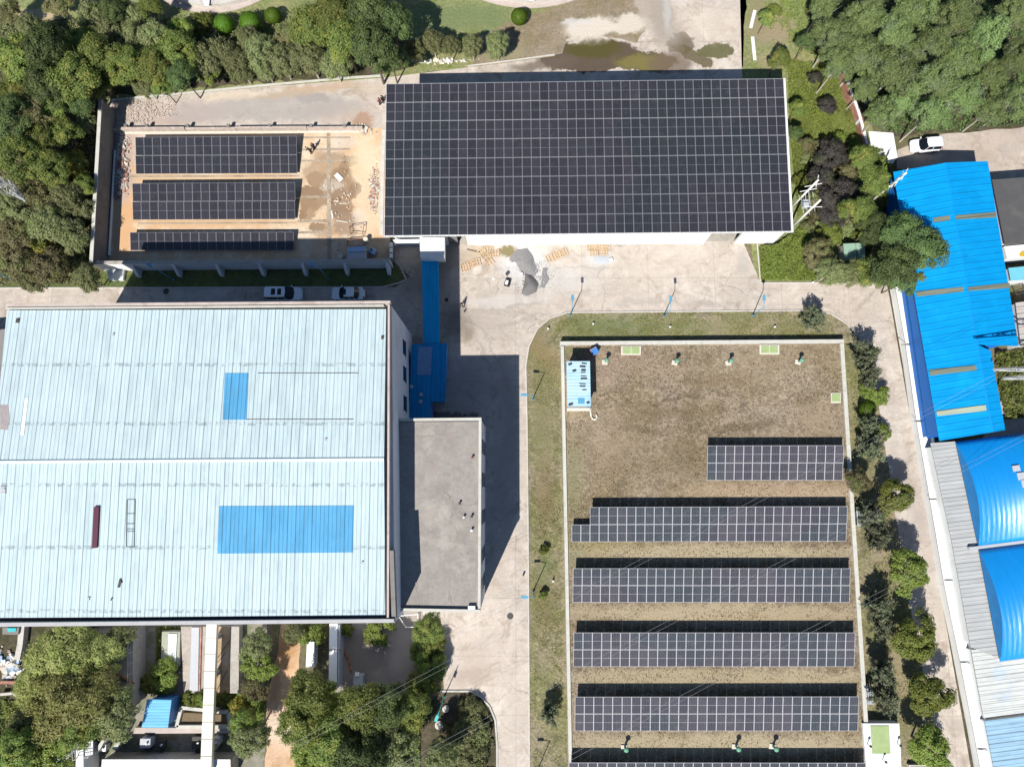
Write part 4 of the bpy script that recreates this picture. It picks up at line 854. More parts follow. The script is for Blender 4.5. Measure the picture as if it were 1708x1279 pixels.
def tyre(label, x, y, z, tilt, R=.5):
    p = P(x, y, 0); vs = []; fs = []; n, m = 20, 8
    Rm = Matrix.Translation((p.x, p.y, z)) @ Matrix.Rotation(tilt, 4, 'X')
    for i in range(n):
        for j in range(m):
            a = 2 * math.pi * i / n; b_ = 2 * math.pi * j / m; vs.append(Rm @ Vector(((R + .16 * math.cos(b_)) * math.cos(a), (R + .16 * math.cos(b_)) * math.sin(a), .12 * math.sin(b_))))
    for i in range(n):
        for j in range(m): fs.append((i * m + j, ((i + 1) % n) * m + j, ((i + 1) % n) * m + (j + 1) % m, i * m + (j + 1) % m))
    return tag(MB().add(vs, fs).build('tyre', M['blk'], None, True), label, 'tyre', 'tyres at the wall end')
tyre('dark tyre leaning at the east end of the yard\'s south wall', 645, 440, .55, .9)
tyre('tyre lying flat in front of the leaning one at the wall end', 652, 441, .3, .3, .42)

# ------------------------------------------------------------------ pallets, sand, blocks
def pallet(w_=1.2, d=1.0):
    r = thing('pallet', '', 'pallet', (0, 0, 0), 'timber pallets along the warehouse wall', world=False)
    mb = MB()
    for k in range(4): mb.box((-w_ / 2 + .06 + k * (w_ - .12) / 3, 0, .155), (.11, d, .02))
    mb.build('deck', M['wood'], r); mb = MB()
    for y in (-d / 2 + .05, 0, d / 2 - .05): mb.box((0, y, .1), (w_, .08, .085))
    mb.build('stringer', M['wood'], r); mb = MB()
    for k in range(3): mb.box((-w_ / 2 + .06 + k * (w_ - .12) / 2, 0, .04), (.09, d, .02))
    mb.build('base_board', M['wood'], r)
    return r
pal = pallet()
PA = [(816, 418, 0, 'square pallet against the warehouse wall by the green puddle'), (825, 423, 0, 'square pallet right beside the green puddle'), (805, 422, -52, 'pallet at the top of the diagonal row'), (811, 429, -52, 'middle pallet of the diagonal row'), (816, 436, -52, 'lowest pallet of the diagonal row'),
      (794, 438, 14, 'pallet at the east end of the faded flat group'), (783, 442, 14, 'middle pallet of the faded flat group at the shadow edge'), (776, 447, 14, 'pallet nearest the hall\'s shadow edge'),
      (918, 431, 22, 'leftmost pale pallet of the slanting trio east of the sand'), (928, 427, 22, 'middle pale pallet of the slanting trio east of the sand'), (939, 422, 22, 'rightmost pale pallet of the slanting trio east of the sand'),
      (986, 413, 3, 'left pallet of the straight row at the warehouse wall'), (998, 413, 0, 'middle pallet of the straight row at the warehouse wall'), (1010, 412, -2, 'right pallet of the straight row at the warehouse wall'), (991, 421, 2, 'lower left pallet of the straight double row'), (1005, 420, 1, 'lower right pallet of the straight double row')]
for i, (x, y, a, l) in enumerate(PA): place_copy(pal, i == 0, P(x, y, .02), math.radians(a), l, (1.05, 1, 1))
plank('plank', 'long dark plank from the shade to the diagonal pallets', 779, 416, 801, 421, .12, M['trunk'], .05, 'plank', None)
def heap(name, label, px, h, mat, cat, kind=None, n=48, seed=0, z=.02):
    """irregular low mound over a polygon outline"""
    w = rough_edge(PL(px, z), .12, .5, seed); c = sum(w, Vector()) / len(w); mb = MB(); k = 7; vs = []
    m = len(w)
    for j in range(k + 1):
        t = j / k
        for p in w:
            q = p.lerp(c, t); hh = h * (1 - (1 - t) ** 1.7) + noise.noise(Vector((q.x * 1.3, q.y * 1.3, seed))) * .12 * h * min(1, t * 4)
            vs.append((q.x, q.y, z - .01 + max(0, hh)))
    fs = [(j * m + i, j * m + (i + 1) % m, (j + 1) * m + (i + 1) % m, (j + 1) * m + i) for j in range(k) for i in range(m)]
    a2 = sum(w[i].x * w[(i + 1) % m].y - w[(i + 1) % m].x * w[i].y for i in range(m))
    if a2 < 0: fs = [f[::-1] for f in fs]
    mb.add(vs, fs); return tag(mb.build(name, mat, None, True), label, cat)
heap('sand_pile', 'spread grey sand reaching up to the warehouse wall', [(862, 414), (880, 413), (890, 428), (897, 450), (893, 462), (872, 460), (864, 446), (850, 434), (856, 422)], .35, M['sand'], 'sand pile', seed=1)
heap('sand_pile', 'darker grey sand mound south of the spread one', [(876, 454), (890, 460), (899, 473), (895, 486), (878, 493), (871, 490), (874, 472)], .8, paint('damp_sand', (.17, .165, .165), .95, 0, .25, 3, (.12, .11, .11), .5, .03), 'sand pile', seed=2)
rubble('sand_grains', 'loose grey grit round the sand piles', 888, 460, 34, 34, 900, [M['sand'], M['greybox'], M['sand']], z=.02, s0=.04, s1=.16, seed=21, cat='grit')
heap('sand_scatter', 'thin scattered grey sand east of the darker mound', [(905, 445), (914, 444), (913, 455), (918, 466), (908, 482), (899, 480), (902, 462)], .06, M['sand'], 'sand', seed=3)
heap('tarp', 'crumpled white tarp beside the grey sand', [(845, 438), (856, 437), (862, 435), (864, 443), (855, 444), (846, 444)], .25, M['white'], 'tarp', seed=4)
heap('puddle_edge', 'small white sack on the concrete west of the sand', [(820, 463), (826, 462), (827, 466), (822, 467)], .15, M['stone'], 'sack', seed=5)
r = thing('mixer_tub', 'dark mortar tub with white contents south-west of the sand', 'tub', P(846, 472)); p = P(846.5, 472)
MB().box((p.x, p.y, .2), (.75, 1.05, .36), -.25).build('tub', M['blk'], r, bevel=.05); MB().box((p.x - .1, p.y - .05, .4), (.35, .6, .06), -.25).build('contents', M['white'], r)
r = thing('bucket', 'black bucket on pale concrete north of the mortar tub', 'bucket', P(846, 458)); p = P(846, 458)
MB().tube((p.x, p.y, .02), (p.x, p.y, .4), .18, 12, .24).build('body', M['blk'], r, True); MB().tube((p.x, p.y, .4), (p.x, p.y, .42), .25, 12).build('rim', M['iron'], r)
r = thing('bucket', 'small pale bucket at the west edge of the sand', 'bucket', P(869, 458)); p = P(869.5, 458)
MB().tube((p.x, p.y, .02), (p.x, p.y, .35), .15, 12, .2).build('body', M['stone'], r, True); MB().tube((p.x, p.y, .35), (p.x, p.y, .37), .21, 12).build('rim', M['white'], r)
heap('cement_patch', 'pale dried cement heap south of the straight pallets', [(990, 424), (1018, 424), (1020, 438), (1000, 442), (988, 438)], .12, M['greybox'], 'cement', seed=6)
p = P(1019, 434); tag(MB().box((p.x, p.y, .18), (.55, .5, .3), .3).build('sack', M['white'], None, True, .1), 'white sack on the dried cement heap', 'sack')

# ------------------------------------------------------------------ lamps
def lamp(mat, h=4.5, arm=.9):
    r = thing('street_lamp', '', 'street lamp', (0, 0, 0), 'slim street lamps', world=False)
    MB().tube((0, 0, 0), (0, 0, .35), .13, 10).build('base', mat, r, True)
    MB().tube((0, 0, .3), (0, 0, h), .07, 10, .045).build('pole', mat, r, True)
    MB().tube((0, 0, h - .15), (0, arm, h + .1), .04, 8).build('arm', mat, r, True)
    o = MB().box((0, arm + .3, h + .12), (.36, .75, .09)).build('lamp_head', mat, r, bevel=.03)
    MB().box((0, arm + .3, h + .065), (.26, .6, .03)).build('lens', M['lampclear'], o)
    return r
lb = lamp(M['lampblue'])
LL = [(950.6, 526.4, 0, 'blue street lamp at the rounded corner of the verge, leftmost on the north kerb'), (1106.7, 527.7, 0, 'blue street lamp halfway along the verge\'s north kerb'), (1255, 526.5, 0, 'blue street lamp furthest east on the verge\'s north kerb'),
      (888, 666, 90, 'blue street lamp on the west verge level with the shed'), (889.5, 986, 90, 'blue street lamp on the west verge level with the third array'), (895, 1287, 90, 'street lamp on the west verge at the bottom edge'),
      (30, 470, 200, 'blue street lamp on the grass by the dark bushes at the far left'), (290, 467, 60, 'blue street lamp on the shaded strip south of the yard wall, west one'), (549, 466, 60, 'blue street lamp on the shaded strip behind the parked sedan')]
for i, (x, y, a, l) in enumerate(LL): place_copy(lb, i == 0, P(x, y, .03), math.radians(a), l)
lt = lamp(M['teal']); place_copy(lt, True, P(741, 1161, .03), math.radians(160), 'teal street lamp on the rounded planting bed by the kerb')
for i, (x, y, z, l) in enumerate([(914, 549, .03, 'white marker post near the rounded verge corner'), (989, 541, .03, 'pale marker stone between the first two blue lamps'), (1117, 546, .03, 'white marker post on the verge below the middle blue lamp'), (1291, 546, .03, 'white marker post on the verge east of the third blue lamp'), (1354, 472, .02, 'white post on the kerb of the ivy bed'), (922, 968, .03, 'tiny white post on the west verge'), (873, 958, .02, 'small dark bollard on the west kerb')]):
    p = P(x, y, z); r = thing('marker_post', l, 'marker post', p, 'short marker posts')
    MB().tube(p, p + Vector((0, 0, .45)), .11, 10).build('post', M['white'] if i < 6 else M['iron'], r, True); MB().dome(p + Vector((0, 0, .45)), .13, .08, 10).build('cap', M['white'] if i < 6 else M['iron'], r, True)
for x, y, rr, l in ((743.5, 1181, .42, 'round white cover on bare soil close to the teal lamp'), (732.5, 1208, .5, 'round white cover on bare soil south of the teal lamp')):
    p = P(x, y, .03); r = thing('well_cover', l, 'well cover', p, 'round well covers'); MB().tube(p, p + Vector((0, 0, .25)), rr, 20).build('ring', M['stone'], r); MB().tube(p + Vector((0, 0, .25)), p + Vector((0, 0, .31)), rr * .8, 20).build('lid', M['conclight'], r)
for x, y, l in ((851, 1027, 'round iron manhole in the road beside the office block'), (277, 486, 'round manhole in the shaded road below the yard wall')):
    p = P(x, y, .018); r = thing('manhole', l, 'manhole', p, 'manholes'); MB().tube(p, p + Vector((0, 0, .012)), .4, 20).build('lid', M['iron'], r); MB().tube(p, p + Vector((0, 0, .008)), .46, 20).build('frame', M['conc'], r)

# ------------------------------------------------------------------ cars (front towards +x)
def car(label, loc, rz, L, Wd, H, hood, tail, roofs, paintm, sun=True):
    r = thing('parked_car', label, 'car', loc, None, world=False); r.rotation_euler = (0, 0, rz)
    def loft(secs, nm, mat, parent=r, sm=True):
        mb = MB(); n = len(secs[0]); vs = [v for s in secs for v in s]; fs = []
        for i in range(len(secs) - 1):
            for j in range(n): fs.append((i * n + j, i * n + (j + 1) % n, (i + 1) * n + (j + 1) % n, (i + 1) * n + j))
        fs.append(tuple(range(n))[::-1]); fs.append(tuple(range((len(secs) - 1) * n, len(secs) * n)))
        mb.add(vs, fs); o = mb.build(nm, mat, parent, sm); return o
    def sec(x, hw, zb, zt, rr=.12, n=5):
        pts = []
        for cx_, cz, a0 in ((hw - rr, zt - rr, 0), (-hw + rr, zt - rr, 90), (-hw + rr * .6, zb + rr * .6, 180), (hw - rr * .6, zb + rr * .6, 270)):
            q = rr if a0 < 180 else rr * .6
            for k in range(n): a = math.radians(a0 + 90 * k / (n - 1)); pts.append(Vector((x, cx_ + q * math.cos(a), cz + q * math.sin(a))))
        return pts
    hl = L / 2; hw = Wd / 2; zb = .22; bh = H * .56
    body = []
    for t in np.linspace(-1, 1, 17):
        x = t * hl; e = max(0, abs(t) - .72) / .28
        w_ = hw * (1 - .30 * e ** 2.4); top = bh * (1 - (.20 if t > 0 else .10) * e ** 2) - (.08 if t > .35 else 0) * min(1, (t - .35) / .3 if t > .35 else 0)
        body.append(sec(x, w_, zb + .08 * e, top, .14))
    loft(body, 'body', paintm)
    x0, x1 = -hl + tail, hl - hood                # glasshouse base
    gz = bh - .02
    def ring(z, a, b, w_): return [Vector((b, -w_ * .86, z)), Vector((b + .10, 0, z)), Vector((b, w_ * .86, z)), Vector((b - .3, w_, z)), Vector((a + .25, w_, z)), Vector((a, w_ * .82, z)), Vector((a - .06, 0, z)), Vector((a, -w_ * .82, z)), Vector((a + .25, -w_, z)), Vector((b - .3, -w_, z))]
    rf = roofs; gl = [ring(gz - .1, x0 - .05, x1 + .05, hw * .93), ring(gz, x0, x1, hw * .92), ring(H - .05, x0 + rf[0], x1 - rf[1], hw * .76)]
    mb = MB(); n = 10; mb.add([v for s in gl for v in s], [(i * n + j, i * n + (j + 1) % n, (i + 1) * n + (j + 1) % n, (i + 1) * n + j) for i in range(2) for j in range(n)] + [tuple(range(20, 30))]); mb.build('windows', M['glass'], r)
    ra = ring(H - .07, x0 + rf[0] - .02, x1 - rf[1] + .02, hw * .785); rb_ = ring(H, x0 + rf[0] + .08, x1 - rf[1] - .08, hw * .73)
    mb = MB(); mb.add(ra + rb_, [(j, (j + 1) % n, (j + 1) % n + n, j + n) for j in range(n)] + [tuple(range(10, 20)), tuple(range(10))[::-1]]); rp = mb.build('roof', paintm, r)
    for (a, b, w_) in (sun if sun else []): MB().box(((a + b) / 2, 0, H + .004), (b - a, w_, .012)).build('sunroof', M['glass'], rp)
    for sx in (-1, 1):
        mb = MB()                                 # pillars
        for xx in (x0 + rf[0] + .1, (x0 + x1) / 2, x1 - rf[1] - .1): mb.tube((xx + (.0), sx * hw * .77, H - .07), (xx + (.25 if xx > 0 else -.1), sx * hw * .925, gz), .035, 6)
        mb.build('pillars', paintm, r)
        MB().box((x1 - .25, sx * (hw + .09), bh + .04), (.14, .2, .14)).build('mirror', paintm, r, bevel=.03)
        MB().box((hl - .18, sx * (hw * .66), bh * .78), (.28, .36, .12), -sx * .25).build('headlight', M['lampclear'], r, bevel=.03)
        MB().box((-hl + .12, sx * (hw * .68), bh * .86), (.2, .32, .14), sx * .2).build('taillight', M['lampred'], r, bevel=.03)
        for xx in (-hl + .85, hl - .9):
            w_ = MB().tube((xx, sx * (hw - .22), .33), (xx, sx * (hw + .01), .33), .33, 18).build('wheel', M['blk'], r, False); MB().tube((xx, sx * (hw + .005), .33), (xx, sx * (hw + .02), .33), .2, 14).build('rim', M['rim'], w_)
    return r
p1 = P(475.5, 492.5, .018); car('long white people carrier with two dark sunroofs parked in the hall\'s shadow', p1, 0, 5.15, 1.88, 1.78, 1.15, .12, (.25, .95), M['carwhite'], [(-1.3, -.75, .85), (-.45, .05, .85)])
p2 = P(582.5, 491.5, .018); car('white sedan with one small sunroof parked facing left in the shadow', p2, math.pi, 4.5, 1.78, 1.46, 1.15, .75, (.55, .7), M['carwhite'], [(.1, .5, .85)])
p3 = P(1540, 246, .024); car('white compact SUV in full sun on the lot north of the bright blue roof', p3, math.pi + .06, 4.3, 1.82, 1.62, 1.15, .1, (.25, .75), M['carwhite'], [])
# blue and white tricycle truck at the top edge
r = thing('cargo_truck', 'small blue and white truck cut off by the top edge of the photo', 'truck', P(1052, -2)); p = P(1048, -12)
MB().box((p.x - .1, p.y + .3, 1.1), (.9, 3.0, .5)).build('blue_bed', M['blueplastic'], r, bevel=.05); MB().box((p.x + 1.0, p.y + .3, 1.2), (1.1, 2.9, .6)).build('white_cover', M['white'], r, bevel=.05)
for sx in (-.5, 1.5):
    for sy in (-.9, 1.5): MB().tube((p.x + sx, p.y + sy, .35), (p.x + sx + .15, p.y + sy, .35), .35, 14).build('wheel', M['blk'], r)

# ------------------------------------------------------------------ people
def person(label, loc, rz, top, bottom, bend=0.0, pose='stand'):
    r = thing('person', label, 'person', loc, None, world=False); r.rotation_euler = (0, 0, rz)
    hx_ = .0; s = math.sin(bend); c = math.cos(bend)
    def up(z): return Vector((0, .95 * 0 + (z - .95) * s, .95 + (z - .95) * c)) if z > .95 else Vector((0, 0, z))
    J = {}; E_ = []; Rd = {}
    def j(n_, v, rr): J[n_] = Vector(v); Rd[n_] = rr
    j('pel', (0, 0, .95), .135); j('waist', up(1.12), .12); j('chest', up(1.32), .15); j('neck', up(1.48), .055); j('hd0', up(1.56), .075); j('hd1', up(1.66), .095); j('hd2', up(1.74), .06)
    E_ += [('pel', 'waist'), ('waist', 'chest'), ('chest', 'neck'), ('neck', 'hd0'), ('hd0', 'hd1'), ('hd1', 'hd2')]
    j('nose', up(1.65) + Vector((0, .105, 0)), .016); E_.append(('hd1', 'nose'))
    for sx, L_ in ((-1, 'l'), (1, 'r')):
        st = .12 if pose == 'walk' else 0
        j('hip' + L_, (sx * .09, 0, .9), .09); j('kn' + L_, (sx * .1, sx * st + .03, .5), .06); j('an' + L_, (sx * .1, sx * st * 1.6, .09), .042); j('to' + L_, (sx * .12, sx * st * 1.6 + .17, .04), .035)
        sh = up(1.42) + Vector((sx * .17, 0, 0)); el = up(1.16) + Vector((sx * .25, .06 - sx * st, 0)); wr = up(.97) + Vector((sx * .24, .18 - sx * st, -.02 if bend < .3 else -.3))
        if bend > .3: el = sh + Vector((sx * .05, .08, -.27)); wr = sh + Vector((sx * .02, .16, -.5))
        j('sh' + L_, sh, .062); j('el' + L_, el, .042); j('wr' + L_, wr, .028); d = (wr - el).normalized(); j('pa' + L_, wr + d * .07, .032)
        E_ += [('pel', 'hip' + L_), ('hip' + L_, 'kn' + L_), ('kn' + L_, 'an' + L_), ('an' + L_, 'to' + L_), ('chest', 'sh' + L_), ('sh' + L_, 'el' + L_), ('el' + L_, 'wr' + L_), ('wr' + L_, 'pa' + L_)]
        for k in range(4):
            b0 = wr + d * .10 + Vector((0, (k - 1.5) * .02, 0)); j(f'f{k}a' + L_, b0, .010); j(f'f{k}b' + L_, b0 + d * (.05 + .008 * (1.5 - abs(k - 1.5))) + Vector((-sx * .012, 0, 0)), .008); E_ += [('pa' + L_, f'f{k}a' + L_), (f'f{k}a' + L_, f'f{k}b' + L_)]
        j('th' + L_, wr + d * .07 + Vector((-sx * .01, .045, 0)), .010); E_.append(('wr' + L_, 'th' + L_))
    def skin(nm, keys, grow, mat, edges=None):
        ks = [k for k in J if k in keys]; ix = {k: i for i, k in enumerate(ks)}
        me = bpy.data.meshes.new(nm); me.from_pydata([J[k] for k in ks], [(ix[a], ix[b]) for a, b in E_ if a in ix and b in ix], []); me.materials.append(mat)
        o = bpy.data.objects.new(nm, me); COL.objects.link(o); o.parent = r
        o.modifiers.new('skin', 'SKIN'); sub_ = o.modifiers.new('sub', 'SUBSURF'); sub_.levels = 1; sub_.render_levels = 1
        for k in ks: rr = Rd[k] + grow; me.skin_vertices[0].data[ix[k]].radius = (rr, rr); me.skin_vertices[0].data[ix[k]].use_root = (k == ks[0])
        return o
    skin('body', set(J), 0, M['skin'])
    skin('shirt', {'pel', 'waist', 'chest', 'shl', 'shr', 'ell', 'elr'} | ({'wrl', 'wrr'}), .018, top)
    skin('trousers', {'pel', 'hipl', 'hipr', 'knl', 'knr', 'anl', 'anr'}, .02, bottom)
    h1 = J['hd1']; MB().dome(h1 + Vector((0, -.012, .0)), .105, .115, 12).build('hair', M['hair'], r, True)
    for sx in (-1, 1): MB().box(J['to' + ('l' if sx < 0 else 'r')] + Vector((0, -.06, .0)), (.09, .27, .075)).build('shoe', M['blk'], r, bevel=.02)
    return r
person('person in black standing right of another, on sand by the northern yard array', P(525, 249, .026), .6, M['clothblack'], M['clothblack'])
person('person in black bending down, left of the standing one in the sandy yard', P(520.5, 256, .026), 1.2, M['clothblack'], M['clothblack'], .9)
person('person in grey walking on the line between shade and sun south of the pallets', P(770.5, 512, .018), -1.2, M['clothgrey'], M['clothblack'], 0, 'walk')
person('person in black standing inside the hall\'s shadow east of the blue walkway', P(746, 503, .018), .3, M['clothblack'], M['clothblack'])
person('person in red at the warehouse\'s north-west corner', P(635, 175, .018), .9, M['clothred'], M['clothnavy'])
person('person in dark clothes beside the one in red at the warehouse corner', P(639.5, 171, .018), -2.2, M['clothblack'], M['clothblack'])
p = P(775, 520, .018); r = thing('traffic_bollard', 'short dark bollard just south of the walking person', 'bollard', p); MB().tube(p, p + Vector((0, 0, .5)), .09, 10).build('post', M['iron'], r, True); MB().dome(p + Vector((0, 0, .5)), .1, .06, 10).build('cap', M['blk'], r)

# ------------------------------------------------------------------ right side: boundary wall
BW = [(1511, 478), (1527.5, 570), (1546, 700), (1572, 850), (1593, 975), (1620, 1105), (1646, 1240), (1664, 1340)]
bw = thing('boundary_wall', 'long wide white-topped boundary wall running down the east side of the road', 'wall', (P(1560, 900).x, P(1560, 900).y, 0))
mb = MB(); q = PL([(x - 10, y) for x, y in BW], 1.5)
for a, b in zip(q, q[1:]): mb.wall(a, b, .95, 0, 1.5)
mb.build('wall', M['whitewall'], bw); mb = MB()
for a, b in zip(q, q[1:]): mb.wall(a, b, 1.25, 1.5, 1.6)
mb.build('coping', M['white'], bw); mb = MB()
for a, b in zip(q, q[1:]): o_ = Vector((.75, .1, 0)); mb.wall(a + o_, b + o_, .12, 0, 2.3)
mb.build('back_fence', M['whitewall'], bw)
for x, y in ((1521, 575), (1543, 703), (1568, 833), (1594, 968), (1621, 1105), (1650, 1250)):
    a = P(x - 8, y, 1.75); MB().tube(a + Vector((-.75, .06, -.1)), a + Vector((.85, -.05, .1)), .05, 6).build('bracket', M['iron'], bw)
along([(1486, 480), (1507, 600), (1526, 720), (1566, 960), (1630, 1290)], .3, .022, .10, M['conclight'], 'wall_footing', 'pale footing strip at the base of the long white boundary wall', 'strip')

# blue gabled building C
ZC = 5.0; ZCR = 5.9
Cq = dict(nw=(1490, 287), nr=(1577, 271.5), ne=(1647.5, 269), e1=(1699, 577), e2=(1652.5, 585), e3=(1677, 717), sr=(1656, 720.5), sw=(1567, 735))
cb = thing('blue_shed_building', 'long bright blue gabled building with pale skylight strips, right edge', 'industrial building', (P(1600, 500).x, P(1600, 500).y, 0))
nw, ne, sw = P(*Cq['nw'], ZC), P(*Cq['ne'], ZC), P(*Cq['sw'], ZC); nr, sr = P(*Cq['nr'], ZCR), P(*Cq['sr'], ZCR)
e1, e2, e3 = P(*Cq['e1'], ZC), P(*Cq['e2'], ZC + .55), P(*Cq['e3'], ZC + .5)
def slab(vs, name, mat, root, th=.08):
    n = len(vs); ccw = sum((vs[i].x * vs[(i + 1) % n].y - vs[(i + 1) % n].x * vs[i].y) for i in range(n)) > 0
    vs = vs if ccw else vs[::-1]; mb = MB()
    mb.add(vs + [v - Vector((0, 0, th)) for v in vs], [tuple(range(n)), tuple(range(n, 2 * n))[::-1]] + [(i, i + n, (i + 1) % n + n, (i + 1) % n) for i in range(n)]); return mb.build(name, mat, root)
rm_ = nr.lerp(sr, (e1.y - nr.y) / (sr.y - nr.y))
slab([nw, nr, sr, sw], 'roof', m_blue, cb); slab([nr, ne, e1, rm_], 'roof', m_blue, cb); slab([rm_, e2 , e3, sr], 'roof', m_blue, cb)
MB().tube(nr, sr, .07, 8).build('ridge_cap', paint('blue_ridge', (.001, .26, .68), .5), cb)
wx = [P(1500, 300, 0), P(1513, 487, 0), P(1546, 731, 0)]
mb = MB(); bodyq = [P(1497, 296, ZC), P(1640, 279, ZC), P(1689, 570, ZC), P(1647, 583, ZC), P(1668, 712, ZC), P(1566, 726, ZC)]
body2 = [Vector((v.x, v.y, 0)) for v in bodyq]; body2[0].x += .3
mb.prism([tuple(v) for v in body2], 0, ZC - .12); mb.build('wall', paint('blue_cladding', (.012, .16, .55), .5, 0, .1, 1, (.02, .1, .3), .4), cb)
# sloping slab for the west wall's shaded face, shade put into its blue
lq = [P(1479, 300, 3.2), P(1491, 290, 3.2), P(1568, 733, 3.2), P(1548, 733, 3.2)]
ln = slab([P(1482, 302, 2.6), P(1494, 292, 3.6), P(1567, 728, 3.6), P(1547, 731, 2.6)], 'side_canopy', sheet_metal('shade_blue_sheet', (.008, .11, .42), .85, math.radians(99), .4), cb)
m_sky = sheet_metal('grp_skylight', (.20, .22, .17), .85, math.radians(99), .5, .85, .4, (.15, .15, .12), .5)
m_sky2 = sheet_metal('grp_skylight_pale', (.38, .43, .33), .85, math.radians(99), .5, .85, .3)
from mathutils.bvhtree import BVHTree
def tree_of(objs):
    vs = []; fs = []
    for o in objs:
        b = len(vs); off_ = o.parent.location if o.parent else Vector(); vs += [v.co + off_ for v in o.data.vertices]
        fs += [tuple(i + b for i in p.vertices) for p in o.data.polygons]
    return BVHTree.FromPolygons(vs, fs)
_cb = tree_of([o for o in cb.children if o.name.startswith('roof')])
def croof(x, y):
    a = Vector((0, 0, CH)); d = (P(x, y, 0) - a).normalized(); h = _cb.ray_cast(a, d)
    return (h[0] if h[0] is not None else P(x, y, ZC)) + Vector((0, 0, .09))
for (a, b, c, d, mt) in [((1556, 364), (1584, 360), (1584, 367.5), (1556, 371.5), m_sky), ((1593, 360), (1660, 354), (1661.5, 363), (1594, 366.5), m_sky), ((1527, 486.5), (1606, 479), (1607, 486.5), (1529, 495), m_sky), ((1614, 479.5), (1683, 472), (1684.5, 480.5), (1615.5, 485.5), m_sky),
                       ((1549, 617), (1627, 609.5), (1628.5, 617.5), (1551, 626.5), m_sky), ((1561, 685.5), (1643, 675.5), (1645, 685), (1563, 694), m_sky2)]:
    slab([croof(*a), croof(*b), croof(*c), croof(*d)], 'skylight', mt, cb, .07)

# grey flat-roofed building and the narrow ones south of it
shed('flat_roof_building', 'dark grey flat-roofed building east of the bright blue roof', [(1655, 300), (1760, 292), (1772, 400), (1676, 408)], 3.2, .01, paint('dark_bitumen_roof', (.085, .085, .088), .9, 0, .25, .8, (.14, .13, .12), .5), M['whitewall'], .3, 'building')
r = boxpx('white_annex', 'narrow white-roofed annex just south of the dark grey roof', 'building', [(1675, 411), (1760, 403), (1764, 424), (1680, 431)], .01, 2.6, M['whitewall'], 'wall')
q = PL([(1700, 424), (1704, 419), (1712, 418), (1730, 418), (1730, 428), (1702, 428)], 2.64); MB().prism(q, 2.61, 2.66).build('yellow_sheet', paint('yellow_tarp', (.55, .36, .03), .5), r)
shed('cyan_annex', 'light cyan roof strip between dark gap and white yard, right edge', [(1682, 447), (1770, 438), (1774, 462), (1686, 468)], 2.8, .01, paint('cyan_roof', (.16, .50, .62), .5, 0, .1, 1), M['whitewall'], .15, 'annex')
shed('corrugated_annex', 'dirty white corrugated roof at the right edge under the pylon\'s foot', [(1694, 505), (1790, 492), (1800, 560), (1703, 577)], 2.6, .01, sheet_metal('old_white_sheet', (.52, .48, .45), .9, math.radians(99), .6, .9, .4, (.2, .17, .15), .6), M['whitewall'], .15, 'annex')
r = frame_thing('scrap_rack', 'round-barred steel scrap at the right edge below the cyan roof', [(1690, 476), (1706, 472), (1712, 486), (1696, 492)], .9, M['iron'], 'scrap rack', .05)
def lattice(root, name, a, b, w, n, mat, r_=.035):
    """box truss from a to b"""
    a = Vector(a); b = Vector(b); d = (b - a).normalized(); u = d.orthogonal().normalized(); v = d.cross(u); mb = MB()
    cs = [(u * sx + v * sy) for sx, sy in ((1, 1), (-1, 1), (-1, -1), (1, -1))]
    wa, wb_ = w if isinstance(w, tuple) else (w, w)
    P_ = lambda i, k: a.lerp(b, k / n) + cs[i] * (wa + (wb_ - wa) * k / n)
    for i in range(4):
        mb.tube(P_(i, 0), P_(i, n), r_ * 1.4, 5)
        for k in range(n):
            j = (i + 1) % 4; mb.tube(P_(i, k), P_(j, k + 1), r_, 4); mb.tube(P_(i, k), P_(j, k), r_, 4)
            if k % 2 == 0: mb.tube(P_(j, k), P_(i, k + 1), r_, 4)
    return mb.build(name, mat, root)
# right pylon (mostly outside the frame): base at right edge, cross-arm reaching in
pb = P(1745, 640, 0); py = thing('transmission_tower', 'pale steel lattice tower at the right edge above the green patch', 'pylon', pb)
lattice(py, 'mast', (pb.x, pb.y, 0), (pb.x, pb.y, 15), (1.3, .7), 8, M['steelpale'], .05)
t0 = P(1654, 617, 12); lattice(py, 'cross_arm', (pb.x, pb.y, 12.3), (t0.x, t0.y, 12.3), (.5, .08), 6, M['steelpale'], .04)
t1 = P(1663, 632, 9); lattice(py, 'cross_arm', (pb.x, pb.y, 9.3), (t1.x + .5, t1.y, 9.3), (.5, .08), 6, M['steelpale'], .04)
# left pylon arm
pb2 = P(76, 352, 0); py2 = thing('transmission_tower', 'pale steel lattice tower leaning out of the left edge over the thicket', 'pylon', pb2)
MB().tube(pb2, pb2 + Vector((0, 0, 2.2)), .09, 8).build('foot', M['steelpale'], py2)
lattice(py2, 'mast', pb2 + Vector((0, 0, 2.0)), pb2 + Vector((0, 0, 14)), (.08, 1.1), 7, M['steelpale'], .03)
for z_, a_ in ((5.0, 2.2), (6.5, -.6), (8.0, 2.2)):
    c_ = pb2 + Vector((0, 0, z_)); lattice(py2, 'cross_arm', c_, c_ + Vector((math.cos(a_) * 2.6, math.sin(a_) * 2.6, .3)), (.3, .05), 4, M['steelpale'], .025)
